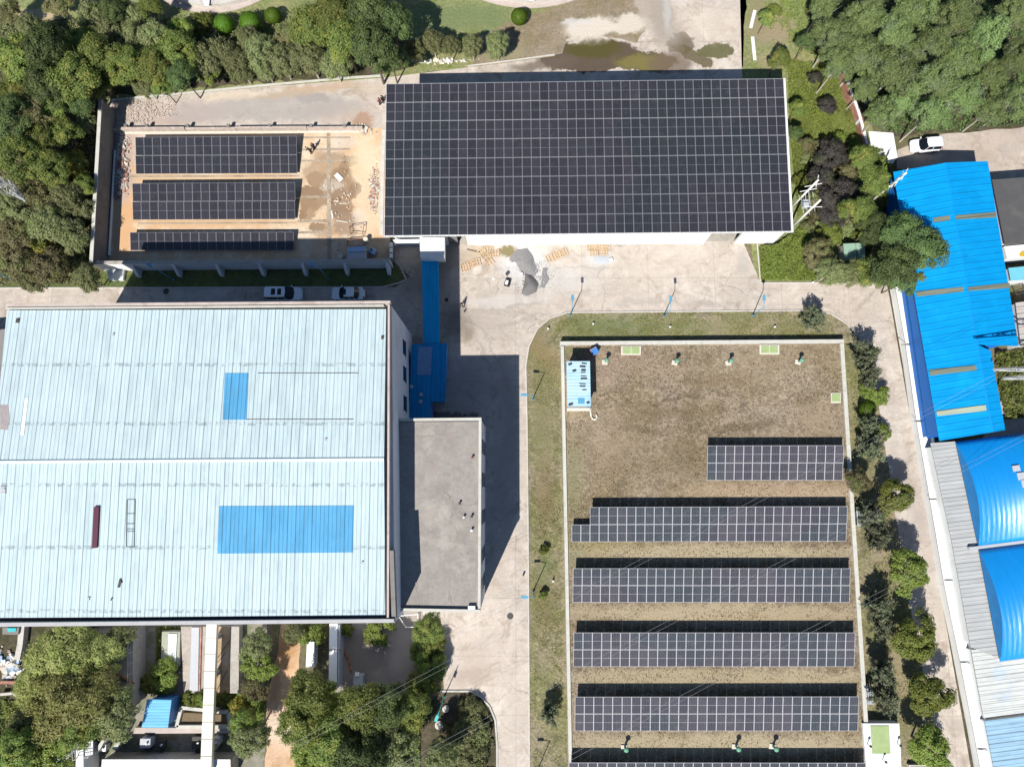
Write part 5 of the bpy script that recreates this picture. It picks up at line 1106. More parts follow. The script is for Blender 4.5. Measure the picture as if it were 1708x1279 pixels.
# conductors crossing the field
for i, (a, b, l) in enumerate([((654, 1156), (1690, 609), 'northernmost pair of power lines crossing the arrays'), ((735, 1245), (1720, 719), 'middle pair of power lines crossing the arrays'), ((954, 1267), (1740, 850), 'southernmost pair of power lines crossing the arrays')]):
    z_ = 15; A, B = P(*a, z_), P(*b, z_); A = A + (A - B) * .5
    root = thing('power_line', l, 'power line', (A + B) / 2, 'power lines above the field')
    for k in (0, 1):
        off_ = Vector((.35, -.35, 0)) * k; mb = MB(); pts = [A.lerp(B, t / 16) + off_ + Vector((0, 0, -1.6 * (1 - (2 * (t / 16) - 1) ** 2))) for t in range(17)]
        for p_, q_ in zip(pts, pts[1:]): mb.tube(p_, q_, .010, 4, cap=False)
        mb.build('conductor', M['wire'], root)

# barrel-vaulted blue roofs D
def vault(label, pn, ps, z0_, rise, xe, seed):
    """west end from pn (north eave) to ps (south eave), runs east to x=xe"""
    a = P(*pn, z0_); b = P(*ps, z0_); dirv = (P(1708, pn[1] - 14, z0_) - P(1594, pn[1], z0_)).normalized() if False else Vector((1, .13, 0)).normalized()
    root = thing('vaulted_building', label, 'vaulted building', (a + b) / 2 + dirv * 5, 'blue barrel-vaulted roofs'); root.location.z = 0
    n = 20; mb = MB(); vs = []
    for k in range(n + 1):
        t = k / n; z = z0_ + rise * math.sin(math.pi * t) ** .9; p_ = a.lerp(b, t)
        for s in (0, 28): q_ = p_ + dirv * s; vs.append((q_.x, q_.y, z))
    fs = [(2 * k + 1, 2 * k, 2 * k + 2, 2 * k + 3) for k in range(n)]
    mb.add(vs, fs); o = mb.build('roof', m_vault, root, True); so = o.modifiers.new('solid', 'SOLIDIFY'); so.thickness = .08; so.offset = -1
    c_ = (a + b) / 2
    MB().prism([tuple(a.lerp(c_, .02) + dirv * .3), tuple(b.lerp(c_, .02) + dirv * .3), tuple(b.lerp(c_, .02) + dirv * 27), tuple(a.lerp(c_, .02) + dirv * 27)], 0, z0_ - .05).build('wall', M['whitewall'], root)
    mb = MB(); mb.add([(v[0], v[1], v[2] - .04) for v in vs[0::2]] , [tuple(range(n + 1))]); mb.build('gable', paint('blue_gable', (.012, .2, .5), .5), root)
    return root, a, b, dirv
m_vault, nt, b_ = new_mat('glossy_blue_arch_sheet')
pos = worldpos(nt); r_ = nt.nodes.new('ShaderNodeVectorRotate'); r_.rotation_type = 'Z_AXIS'; r_.inputs['Angle'].default_value = -.13; nt.links.new(pos, r_.inputs['Vector'])
sx_ = nt.nodes.new('ShaderNodeSeparateXYZ'); nt.links.new(r_.outputs[0], sx_.inputs[0]); fr_ = mathn(nt, 'FRACT', mathn(nt, 'DIVIDE', sx_.outputs[0], .62))
wv = mathn(nt, 'ABSOLUTE', mathn(nt, 'SUBTRACT', fr_, .5)); nn_ = noi(nt, scaled(nt, r_.outputs[0], (2.2, .35, 1)), 1.0, 4)
nt.links.new(mixc(nt, nn_, (.001, .21, .62), (.002, .27, .70)), b_.inputs['Base Color']); b_.inputs['Roughness'].default_value = .36; b_.inputs['Specular IOR Level'].default_value = .6
bp = nt.nodes.new('ShaderNodeBump'); bp.inputs['Distance'].default_value = .05; bp.inputs['Strength'].default_value = .6; nt.links.new(mathn(nt, 'ADD', wv, nn_), bp.inputs['Height']); nt.links.new(bp.outputs[0], b_.inputs['Normal'])
v1, a1, b1, dv = vault('northern one of the two blue barrel-vaulted roofs at the right edge', (1594, 737), (1632, 913), 3.6, 1.9, 0, 1)
v2, a2, b2, dv = vault('southern one of the two blue barrel-vaulted roofs at the right edge', (1632.5, 916), (1668, 1103), 3.6, 1.9, 0, 2)
MB().wall(b1 + Vector((-1.2, -.12, 0)), b1 + dv * 25 + Vector((0, -.12, 0)), .35, 3.4, 3.75).build('valley_gutter', M['greybox'], v1)
mb = MB()
for k in range(5):
    p_ = a1.lerp(b1, .32 + k * .07) + dv * (5.6 + .25 * k); mb.box((p_.x, p_.y, 3.6 + 1.9 * math.sin(math.pi * (.32 + k * .07)) ** .9 + .03), (.9, .9, .05), .13)
mb.build('skylight', M['greybox'], v1)
m_grey = sheet_metal('grey_corrugated', (.42, .43, .43), .5, math.radians(97), .6, 1.0, .35, (.25, .24, .22), .5, cell=(.55, .56, .56))
gq = [P(1552, 739, 3.2), P(1594, 736, 3.3), P(1612, 822, 3.3), P(1632, 913, 3.3), P(1650, 1000, 3.3), P(1668.5, 1098, 3.3), P(1619, 1079, 3.2), P(1588, 905, 3.2)]
gr = thing('corrugated_shed', 'long grey corrugated lean-to roof west of the blue vaults', 'shed', sum(gq, Vector()) / 8); gr.location.z = 0
slab(gq, 'roof', m_grey, gr); MB().prism([tuple(v.lerp(sum(gq, Vector()) / 8, .04)) for v in gq], 0, 3.05).build('wall', M['whitewall'], gr)
shed('white_shed', 'white corrugated roof with a blue tinge south of the grey lean-to', [(1620, 1083), (1768, 1083), (1775, 1180), (1641, 1197)], 2.9, .01, sheet_metal('white_corrugated', (.62, .64, .62), .5, math.radians(97), .6, .95, .4, (.3, .3, .28), .4, fade=(.42, .55, .70)), M['whitewall'], .2, 'shed')
shed('pale_blue_shed', 'pale blue corrugated roof in the bottom right corner', [(1642.5, 1202), (1775, 1186), (1790, 1340), (1672, 1350)], 2.8, .01, sheet_metal('pale_blue_corrugated', (.33, .52, .68), .5, math.radians(97), .6, .95, .5, (.2, .25, .3), .4), M['whitewall'], .2, 'shed')

# utility poles (H frames) north-east of the warehouse
def upole(label, x, y, h, arms, tilt=(0, 0), grp='concrete utility poles'):
    b = P(x, y, 0); top = Vector((b.x + tilt[0], b.y + tilt[1], h)); r = thing('utility_pole', label, 'utility pole', b, grp)
    MB().tube(b, top, .17, 12, .11).build('pole', M['polewhite'], r, True)
    for t, L_, ang in arms:
        c = b.lerp(top, t); d = Vector((math.cos(ang), math.sin(ang), 0)) * L_ / 2
        ca = MB().tube(c - d, c + d, .05, 6).build('cross_arm', M['polewhite'], r)
        for s in (-.95, 0.05, .95): MB().tube(c + d * s, c + d * s + Vector((0, 0, .32)), .06, 8, .04).build('insulator', M['insul'], ca)
    return r
A1 = P(1367, 297, 10.5); A2 = P(1371, 330, 10.5)
u1 = upole('northern pole of the H-frame pair close to the warehouse\'s east side', 1310, 356, 10.5, [(.97, 1.6, 1.3), (.86, 2.2, .2), (.72, 2.2, .2)], (0, 0))
u2 = upole('southern pole of the H-frame pair close to the warehouse\'s east side', 1313, 386, 10.5, [(.8, 2.2, 0.0)])
mb = MB(); c1 = u1.location; c2 = u2.location
for z_ in (5.5, 6.6, 7.6): mb.tube((c1.x, c1.y, z_), (c2.x, c2.y, z_), .05, 6)
mb.tube((c1.x - .6, c1.y, 6.0), (c2.x + .6, c2.y, 6.0), .04, 6); mb.tube((c1.x + .8, c1.y, 7.0), (c2.x + .8, c2.y, 7.0), .04, 6)
fr = mb.build('equipment_frame', M['steelpale'], u1)
MB().box(((c1.x + c2.x) / 2, (c1.y + c2.y) / 2, 6.2), (.7, .9, .9)).build('transformer', M['greybox'], u1, bevel=.05)
u3 = upole('utility pole with white insulators beside the bright blue roof\'s north-west corner', 1440, 346, 9.8, [(.96, 1.8, 1.0), (.84, 2.4, 1.0), (.74, 1.6, 1.0)], (.5, .4))
r = boxpx('equipment_hut', 'small hut with faded green roof among the ivy west of the big dark tree', 'hut', [(1408, 407), (1441.5, 405.5), (1443.5, 430), (1410, 433.5)], 0, 2.2, M['conc'], 'wall')
q = PL([(1406.5, 406.5), (1442, 405), (1444, 430.5), (1409, 434)], 2.4); slab(q, 'roof', M['greenroof'], r, .12)
a, b = P(1427, 405.5, 2.42), P(1429, 431, 2.42); MB().wall(a, b, .07, 2.4, 2.44).build('roof_seam', M['concdark'], r)

# slabs and wall bits on the north-east meadow
for x0, y0, x1, y1, l in ((1259, 18, 1252, 47, 'upper piece of broken white kerb on the dry ground'), (1255, 62, 1259, 101, 'lower piece of broken white kerb on the dry ground')): plank('kerb_piece', l + ' right of the concrete road', x0, y0, x1, y1, .45, M['whitewall'], .02, 'kerb piece', 'broken kerb pieces')
along([(1405, 112), (1420, 160), (1437, 200), (1443, 245)], .5, .0, 1.3, M['brick'], 'brick_wall', 'crumbling brick wall along the edge of the poplar wood', 'wall')
along([(1412, 130), (1432, 185), (1447, 240)], .35, .0, 1.35, M['whitewall'], 'white_wall', 'white painted wall strip beside the crumbling brick wall', 'wall')
r = boxpx('concrete_apron', 'cracked white concrete apron between the brick wall and the parked SUV', 'apron', [(1449, 219), (1490, 222), (1497, 262), (1484, 280), (1455, 255)], .0, .12, M['whitewall'], 'slab')

# clarifier tanks at the top edge
def clar(label, cx, half, ybot, bx):
    top = P(cx, 0, 0); bot = P(cx, ybot, 0); ch_ = (P(cx + half, 0, 0) - P(cx - half, 0, 0)).length / 2; sg = top.y - bot.y
    R_ = (ch_ * ch_ + sg * sg) / (2 * sg); c = Vector((bot.x, bot.y + R_, 0)); R_ -= .75; r = thing('clarifier_tank', label, 'clarifier tank', c, 'round clarifier tanks')
    n = 96
    def ringm(r0, r1, z0_, z1_, nm, mt):
        mb = MB(); vs = []
        for k in range(n):
            a = 2 * math.pi * k / n; ca, sa = math.cos(a), math.sin(a)
            for rr, z in ((r0, z0_), (r1, z0_), (r1, z1_), (r0, z1_)): vs.append((c.x + rr * ca, c.y + rr * sa, z))
        fs = []
        for k in range(n):
            a = 4 * k; b = 4 * ((k + 1) % n)
            for i in range(4): fs.append((a + i, b + i, b + (i + 1) % 4, a + (i + 1) % 4))
        mb.add(vs, [f[::-1] for f in fs]); return mb.build(nm, mt, r)
    ringm(R_ - 1.0, R_, 0, .9, 'tank_wall', M['conclight']); ringm(R_, R_ + .75, 0, .12, 'apron', M['pinkcop']); ringm(R_ - 1.6, R_ - 1.15, .3, .8, 'weir', M['concdark'])
    mb = MB(); mb.add([(c.x + (R_ - 1.0) * math.cos(2 * math.pi * k / n), c.y + (R_ - 1.0) * math.sin(2 * math.pi * k / n), .45) for k in range(n)], [tuple(range(n))])
    mb.build('water', paint('tank_water', (.16, .12, .07), .15, 0, .2, .5), r)
    e = Vector((c.x + (P(bx, 20).x - c.x), c.y - R_ - .4, 1.2)); MB().wall((c.x, c.y), (e.x, e.y), .8, 1.1, 1.22).build('bridge', M['white'], r)
    mb = MB()
    for s in (-.42, .42):
        mb.tube((c.x + s, c.y, 2.1), (e.x + s, e.y, 2.1), .03, 5)
        for k in range(8): mb.tube((c.x + s + (e.x - c.x) * k / 7, c.y + (e.y - c.y) * k / 7, 1.2), (c.x + s + (e.x - c.x) * k / 7, c.y + (e.y - c.y) * k / 7, 2.1), .025, 5)
    mb.build('railing', M['galv'], r)
clar('round clarifier tank cut off by the top edge, upper left', 352, 84, 22.5, 350)
clar('round clarifier tank cut off by the top edge, upper middle', 883, 80, 14.5, 886)

# ------------------------------------------------------------------ bottom-left process area
def basin(label, px, z1_, topm, wallm, name='concrete_basin', cat='basin', rail=True):
    q = PL(px, z1_); c = sum(q, Vector()) / len(q); r = thing(name, label, cat, (c.x, c.y, 0))
    MB().prism([tuple(v) for v in q], 0, z1_ - .06).build('wall', wallm, r); q2 = [v.lerp(c, .012) for v in q]; MB().prism([tuple(v) for v in q2], z1_ - .055, z1_).build('deck', topm, r)
    if rail:
        mb = MB(); n = len(q)
        for i in range(n):
            a, b = q[i].lerp(c, .02), q[(i + 1) % n].lerp(c, .02); k = max(1, int((b - a).length / 1.2))
            for h in (.5, 1.0): mb.tube(a + Vector((0, 0, h)), b + Vector((0, 0, h)), .025, 5)
            for j in range(k): p_ = a.lerp(b, j / k); mb.tube(p_, p_ + Vector((0, 0, 1.0)), .025, 5)
        mb.build('railing', M['steelpale'], r)
    return r
basin('raised concrete basin with railing partly hidden under the big olive tree', [(150, 1050), (222, 1050), (221, 1176), (140, 1178)], 3.0, g_tank, M['conc'])
p_ = P(205, 1130, 3.1); 
r = thing('sluice_machine', 'pale machine frame standing on the railed concrete basin', 'machine', P(172, 1145, 3.0)); a = P(172, 1120, 3.9); b = P(171, 1170, 3.9)
mb = MB(); mb.tube(a, b, .06, 6); mb.tube(a + Vector((.5, 0, 0)), b + Vector((.5, 0, 0)), .06, 6)
for k in range(7): c_ = a.lerp(b, k / 6); mb.tube(c_, c_ + Vector((.5, 0, 0)), .05, 6); mb.tube((c_.x, c_.y, 3.0), c_, .05, 6)
mb.build('frame', M['steelpale'], r)
along([(188, 1122), (222, 1140)], .12, 3.05, 3.4, M['rust'], 'pipe_run', 'dark pipe lying across the railed basin top', 'pipe')
r = basin('greenish concrete slab with a white strip, left of the three process slabs', [(270, 1053), (301, 1053), (299, 1110), (268, 1108)], 1.0, paint('mossy_concrete', (.34, .36, .28), .9, 0, .3, 2), M['conc'], 'process_slab', 'concrete slab', False)
MB().prism(PL([(281, 1057), (295, 1057), (292, 1118), (279, 1116)], 1.12), 1.0, 1.12).build('white_strip', M['white'], r)
r = basin('beige concrete slab with a pale channel between shrub and white duct', [(301.5, 1044), (344, 1044), (340, 1156), (306, 1156)], .9, g_tank, M['conc'], 'process_slab', 'concrete slab', False)
MB().prism(PL([(319.5, 1046), (332, 1046), (330, 1152), (316, 1152)], 1.0), .9, 1.0).build('channel_cover', M['greybox'], r)
MB().prism(PL([(333.5, 1046), (336.5, 1046), (333.5, 1152), (331, 1152)], 1.05), .9, 1.05).build('kerb', M['brick'], r)
r = basin('rust-stained concrete slab right of the long white duct', [(362, 1044), (384, 1044), (383, 1156), (358, 1156)], .9, g_rust, M['conc'], 'process_slab', 'concrete slab', False)
mb = MB(); a = P(379, 1055, 1.0)
for (x0, y0, x1, y1) in ((382, 1068, 362, 1098), (376, 1088, 360, 1108), (378, 1118, 362, 1150), (370, 1105, 362, 1130)): mb.tube(P(x0, y0, 1.0), P(x1, y1, 1.0), .035, 5)
mb.build('hose', M['iron'], r)
basin('dark concrete wall strip at the right of the rust-stained slab', [(384.5, 1044), (399, 1044), (398, 1156), (383.5, 1156)], 1.3, M['conc'], M['conc'], 'concrete_wall', 'wall', False)
# long white duct
q = PL([(344.5, 1036), (361.5, 1036), (352, 1290), (333.5, 1290)], 3.6); dct = thing('pipe_bridge', 'long straight white covered duct running down from the hall to the bottom edge', 'duct', (sum(q, Vector()) / 4)); dct.location.z = 0
MB().prism([tuple(v) for v in q], 3.0, 3.6).build('cover', paint('cream_duct', (.72, .68, .58), .7, 0, .1, 1, (.4, .36, .28), .4), dct)
mb = MB()
for k in range(9): t = k / 9; a = q[0].lerp(q[3], t); b = q[1].lerp(q[2], t); mb.wall(a, b, .05, 3.6, 3.62)
mb.build('joint', M['concdark'], dct)
for k in range(4): c_ = (q[0] + q[1]).lerp(q[2] + q[3], (k + .5) / 4) / 2; MB().box((c_.x, c_.y, 1.49), (.5, .5, 2.98)).build('pier', M['conc'], dct)
r = boxpx('low_building', 'long white-capped low roof along the bottom edge, left of centre', 'building', [(171, 1267), (384, 1267), (384, 1300), (168, 1300)], 0, 2.6, M['conc'], 'wall')
MB().prism(PL([(170, 1266), (384, 1266), (385, 1300), (168, 1300)], 2.72), 2.6, 2.72).build('roof', M['white'], r)
mb = MB()
for x in range(190, 384, 17): mb.wall(P(x, 1266.5, 2.74), P(x, 1299, 2.74), .04, 2.72, 2.735)
mb.build('roof_joint', M['greybox'], r)
# blue shed
shed('blue_hut', 'small hut with a light blue corrugated roof beside the big olive tree', [(245, 1166), (286, 1167), (280, 1213), (236, 1213)], 2.6, .02, sheet_metal('light_blue_sheet', (.16, .48, .80), .35, math.pi / 2, .5, None, .3, (.3, .3, .25), .3), M['blueplastic'], .25, 'hut', slope=(.3, .3, 0, 0))
r = thing('brick_pit', 'concrete-edged pit filled with dry weeds under the white duct', 'pit', (P(335, 1195).x, P(335, 1195).y, 0))
for a, b in (((302, 1180), (380, 1188)), ((380, 1188), (383, 1212)), ((383, 1212), (294, 1212)), ((294, 1212), (302, 1180))): MB().wall(P(*a, .9), P(*b, .9), .4, 0, .9).build('wall', M['coping'], r)
MB().prism(PL([(304, 1188), (378, 1192), (380, 1209), (298, 1209)], .5), 0, .5).build('fill', paint('dry_weeds', (.20, .15, .09), .95, 0, .5, 5, None, 0, .05), r)
boxpx('walkway_slab', 'pinkish concrete strip south of the weed-filled pit', 'slab', [(225, 1213), (382, 1214), (382, 1222), (222, 1223)], .02, .7, M['pinkcop'], 'slab')
def machine(label, x, y, w_, d, h, m1, group='machines in the shaded bay'):
    p_ = P(x, y, h); r = thing('pump_unit', label, 'machine', (p_.x, p_.y, .02), group)
    MB().box((p_.x, p_.y, h / 2 + .02), (w_, d, h)).build('housing', m1, r, bevel=.05); MB().tube((p_.x + w_ * .2, p_.y, h), (p_.x + w_ * .2, p_.y, h + .3), .12, 10).build('pipe', M['white'], r)
    MB().box((p_.x, p_.y - d / 2 - .3, .25), (w_ * .5, .6, .4)).build('motor', M['iron'], r, bevel=.04)
machine('white machine cabinet in the shaded bay below the blue hut', 242, 1239, 1.3, 1.1, 1.3, M['greybox']); machine('dark pump with pale cap in the shaded bay', 268, 1241, .8, .9, .8, M['iron']); machine('dark pump just left of the white duct', 328, 1238, 1.2, 1.4, .9, M['iron']); machine('white cabinet just right of the white duct', 359, 1237, .8, .9, 1.4, M['greybox']); machine('small white box left of the shaded bay', 170, 1247, 1.0, .8, 1.0, M['white'])
for a, b, l in (((181, 1222), (163, 1250), 'left diagonal concrete beam beside the shaded bay'), ((205, 1222), (190, 1250), 'right diagonal concrete beam beside the shaded bay')):
    tag(MB().wall(P(*a, 1.5), P(*b, 1.5), .5, 0, 1.5).build('beam_wall', M['coping']), l, 'wall', 'diagonal beams')
st = thing('steel_stair', 'steel stairway with pale railings in the bottom left corner', 'stair', P(110, 1260)); st.location.z = 0
a, b = P(70, 1290, .4), P(128, 1240, 3.0); mb = MB(); n = 14
dd = (b - a); nn = Vector((-dd.y, dd.x, 0)).normalized() * .55
for k in range(n): c_ = a.lerp(b, k / (n - 1)); mb.add([c_ - nn, c_ + nn, c_ + nn + dd / n * .8, c_ - nn + dd / n * .8], [(0, 1, 2, 3)])
mb.build('tread', M['galv'], st)
for s in (-1, 1):
    mb = MB(); mb.tube(a + nn * s, b + nn * s, .06, 6); mb.tube(a + nn * s + Vector((0, 0, 1)), b + nn * s + Vector((0, 0, 1)), .04, 6)
    for k in range(8): c_ = a.lerp(b, k / 7) + nn * s; mb.tube(c_, c_ + Vector((0, 0, 1)), .035, 6)
    mb.build('handrail', M['steelpale'], st)
q = PL([(128, 1236), (155, 1232), (155, 1258), (130, 1262)], 3.0); MB().prism(q, 2.9, 3.0).build('landing', M['galv'], st)
mb = MB()
for i in range(4):
    for h in (.5, 1.0): mb.tube(q[i] + Vector((0, 0, h)), q[(i + 1) % 4] + Vector((0, 0, h)), .03, 6)
    mb.tube((q[i].x, q[i].y, 0), q[i] + Vector((0, 0, 1)), .05, 6)
mb.build('landing_rail', M['steelpale'], st)
r = boxpx('white_column', 'white upright block beside the steel stairway', 'column', [(127, 1252), (139, 1249), (139, 1300), (126, 1300)], 0, 3.2, M['white'], 'shaft')
# things in the far bottom-left corner
rubble('scrap', 'pale scrap and sacks at the far left below the hall', 18, 1110, 24, 22, 160, [M['white'], M['stone'], M['bluebox'], M['rubble']], s0=.2, s1=.8, seed=12, cat='scrap')
r = boxpx('skip', 'dark skip with teal lid at the far left just below the hall', 'skip', [(4, 1046), (32, 1046), (30, 1058), (4, 1058)], .02, 1.2, M['concdark'], 'body'); q = PL([(12, 1047), (27, 1047), (26, 1053), (13, 1053)], 1.3); MB().prism(q, 1.2, 1.3).build('lid', M['teal'], r)
along([(36, 1044), (33, 1075), (28, 1100)], .7, .0, .9, M['conclight'], 'garden_wall', 'pale rough wall left of the big olive tree', 'wall')
along([(0, 1138), (36, 1138)], .35, 0, .6, M['brick'], 'brick_edge', 'thin brick edging at the left photo edge', 'edging'); along([(0, 1158), (22, 1156), (36, 1166)], .3, 0, .6, M['conclight'], 'concrete_edge', 'pale concrete edging at the left photo edge below the brick one', 'edging')

# bottom middle
def lw(name, label, px, z1_, mat, cat): return boxpx(name, label, cat, px, 0, z1_, mat, 'wall')
r = lw('white_wall', 'broad white wall top at the west side of the grey concrete pad', [(549.5, 1040), (563, 1040), (562, 1148), (548, 1152)], 2.2, M['white'], 'wall'); MB().wall(P(565.5, 1042, 2.3), P(564, 1146, 2.3), .12, 0, 2.3).build('edge_plate', M['greybox'], r)
lw('white_wall', 'short white-topped wall left of the broad one by the grey pad', [(512, 1070), (524, 1070), (523, 1112), (510, 1112)], 1.8, M['whitewall'], 'wall')
r = lw('cabinet', 'grey cabinet with a pale cap at the south edge of the grey pad', [(590, 1128), (605, 1127), (605, 1148), (589, 1148)], 1.5, M['greybox'], 'cabinet'); p_ = P(596, 1124, 1.5); MB().box(p_, (.5, .4, .3)).build('cap', M['white'], r)
pts = [P(568, 1083, .25), P(576, 1088, .1), P(581, 1098, .1), P(584, 1110, .1), P(586, 1122, .1)]; mb = MB()
for a, b in zip(pts, pts[1:]): mb.tube(a, b, .07, 8)
tag(mb.build('hose', M['orange'], None, True), 'orange hose curving over the grey concrete pad', 'hose')
pts = [P(506, 1068, .15), P(520, 1078, 1.0), P(545, 1083, 2.25), P(567, 1083, 2.35), P(570, 1086, .2)]; mb = MB()
for a, b in zip(pts, pts[1:]): mb.tube(a, b, .035, 6)
tag(mb.build('cable', M['blk'], None, True), 'thin black cable slung over the white walls by the grey pad', 'cable')
fr_ = frame_thing('pipe_rack', 'white steel frame lying at the office block\'s south-west corner', [(665, 1027), (697, 1024), (696, 1045), (677, 1046)], .6, M['white'], 'frame', .06)
tag(MB().box(P(740.5, 1119, .6), (.55, .55, 1.1), .1).build('box', M['stone'], None, False, .03), 'cream box at the kerb among the shrubs north of the teal lamp', 'box')
r = thing('bench', 'grey slatted bench outside the field\'s east wall beside the stepped array', 'bench', P(1428, 868)); p_ = P(1429, 864, .5)
for k in range(3): MB().box((p_.x - .25 + k * .25, p_.y, 1.2), (.16, 2.0, .08)).build('slat', M['greybox'], r)
for s in (-.8, .8): MB().box((p_.x, p_.y + s, .6), (.6, .1, 1.16)).build('leg', M['galv'], r)
r = thing('bench', 'grey slatted bench outside the field\'s east wall above the white chamber', 'bench', P(1446, 1160)); p_ = P(1444, 1156, .5)
for k in range(4): MB().box((p_.x - .3 + k * .25, p_.y, 1.2), (.16, 2.2, .08)).build('slat', M['greybox'], r)
for s in (-.9, .9): MB().box((p_.x, p_.y + s, .6), (.9, .1, 1.16)).build('leg', M['galv'], r)

# ------------------------------------------------------------------ trees
L = {
 'mid': leaf_mat('leaves_mid_green', (0.260, 0.325, 0.081), (0.152, 0.221, 0.059), (0.349, 0.375, 0.095)),
 'dark': leaf_mat('leaves_dark_green', (0.152, 0.213, 0.072), (0.091, 0.140, 0.054), (0.183, 0.262, 0.086)),
 'olive': leaf_mat('leaves_grey_olive', (0.338, 0.363, 0.166), (0.211, 0.248, 0.108), (0.267, 0.323, 0.128)),
 'bright': leaf_mat('leaves_yellow_green', (0.292, 0.342, 0.072), (0.175, 0.235, 0.053), (0.233, 0.306, 0.068)),
 'willow': leaf_mat('leaves_willow', (0.459, 0.482, 0.174), (0.292, 0.333, 0.113), (0.333, 0.400, 0.113)),
 'purple': leaf_mat('leaves_plum', (0.109, 0.095, 0.088), (0.057, 0.055, 0.050), (0.098, 0.116, 0.062)),
 'yellow': leaf_mat('leaves_yellow', (0.488, 0.423, 0.065), (0.244, 0.260, 0.057), (0.195, 0.244, 0.065)),
 'brown': leaf_mat('leaves_brownish', (0.310, 0.285, 0.134), (0.169, 0.165, 0.081), (0.240, 0.285, 0.102)),
 'ball': leaf_mat('leaves_topiary', (0.145, 0.265, 0.025), (0.101, 0.207, 0.019)),
 'cypress': leaf_mat('leaves_cypress', (0.217, 0.246, 0.133), (0.123, 0.139, 0.094), (0.169, 0.173, 0.119)),
 'ivy': leaf_mat('leaves_ivy', (0.28, 0.35, 0.070), (0.165, 0.225, 0.050), (0.20, 0.24, 0.060)),
 'poplar': leaf_mat('leaves_poplar', (0.294, 0.388, 0.143), (0.165, 0.237, 0.088), (0.227, 0.296, 0.150)),
}
def leaf_mesh(name, mat, pts, nrm, size, aspect, r):
    """pts, nrm: (n,3); one rhombic leaf cluster card per point"""
    n = len(pts); d = r.normal(size=(n, 3)); nrm = nrm / (np.linalg.norm(nrm, axis=1, keepdims=True) + 1e-6)
    u = np.cross(nrm, d); u /= np.linalg.norm(u, axis=1, keepdims=True) + 1e-6; v = np.cross(nrm, u)
    s = (size * r.uniform(.65, 1.3, n))[:, None]
    a = pts + u * s * aspect; b = pts + v * s * .55; c = pts - u * s * aspect; e = pts - v * s * .55
    b = b + nrm * s * .12; e = e + nrm * s * .12
    V = np.stack([a, b, c, e], 1).reshape(-1, 3)
    me = bpy.data.meshes.new(name); me.vertices.add(4 * n); me.vertices.foreach_set('co', V.ravel().astype('f'))
    me.loops.add(4 * n); me.loops.foreach_set('vertex_index', np.arange(4 * n, dtype='i')); me.polygons.add(n)
    me.polygons.foreach_set('loop_start', np.arange(0, 4 * n, 4, dtype='i')); me.polygons.foreach_set('loop_total', np.full(n, 4, 'i'))
    me.materials.append(mat); me.update(); me.validate(); return me
def crown_points(style, n, r, R=3.0, H=4.2):
    """points and outward normals inside an irregular crown; centre at 0, radius R, height H"""
    if style == 'ball':
        d = r.normal(size=(n, 3)); d /= np.linalg.norm(d, axis=1, keepdims=True); rad = R * r.uniform(.9, 1.0, (n, 1)); p = d * rad * [1, 1, H / 2 / R]
        return p, d
    if style == 'spiky':                           # shoots fanning up and out, gaps between
        k = 46; az = r.uniform(0, 2 * np.pi, k); el = r.uniform(.15, 1.45, k); ln = R * r.uniform(.6, 1.08, k)
        i = r.integers(0, k, n); t = r.uniform(.12, 1, n) ** .7
        d = np.stack([np.cos(az) * np.cos(el), np.sin(az) * np.cos(el), np.sin(el) * H / R * .8], 1)[i]
        p = d * (ln[i] * t)[:, None] + r.normal(size=(n, 3)) * R * .055; p[:, 2] -= H * .35
        return p, d * .4 + r.normal(size=(n, 3)) * .9 + [0, 0, .4]
    k = {'round': 44, 'broad': 60, 'willow': 70, 'poplar': 80}[style]
    ph = r.uniform(0, 6.28, 4)
    dirs = r.normal(size=(k, 3)); dirs[:, 2] = np.abs(dirs[:, 2]) * .9 - .25; dirs /= np.linalg.norm(dirs, axis=1, keepdims=True)
    az = np.arctan2(dirs[:, 1], dirs[:, 0])
    lobe = 1 + .13 * np.sin(2 * az + ph[0]) + .10 * np.sin(3 * az + ph[1]) + .07 * np.sin(5 * az + ph[2])
    if style == 'poplar': lobe = 1 + .22 * np.sin(2 * az + ph[0]) + .16 * np.sin(3 * az + ph[1]) + .12 * np.sin(5 * az + ph[2])
    rad = r.uniform(.5, 1.0, k) ** .6
    rh = np.sqrt(r.uniform(0, 1, k)); top = r.uniform(.35, 1.05, k)
    C = np.stack([np.cos(az) * rh * lobe * R * .82, np.sin(az) * rh * lobe * R * .82, (np.sqrt(np.clip(1.02 - rh ** 2, 0, 1)) * top - .25) * H * .55], 1)
    dirs = np.stack([np.cos(az) * rh, np.sin(az) * rh, 1.05 - rh * .8], 1)
    cr = R * r.uniform(.15, .27, k) * (1.05 if style != 'willow' else .9)
    i = r.integers(0, k, n); d = r.normal(size=(n, 3)); d /= np.linalg.norm(d, axis=1, keepdims=True)
    p = C[i] + d * (cr[i] * r.uniform(.45, 1.05, n))[:, None] * [1, 1, .8]
    if style == 'willow': p[:, 2] -= (r.uniform(0, 1, n) ** 2) * 1.2
    nr = d * .8 + dirs[i] * .5 + [0, 0, .35] + r.normal(size=(n, 3)) * .45
    return p, nr
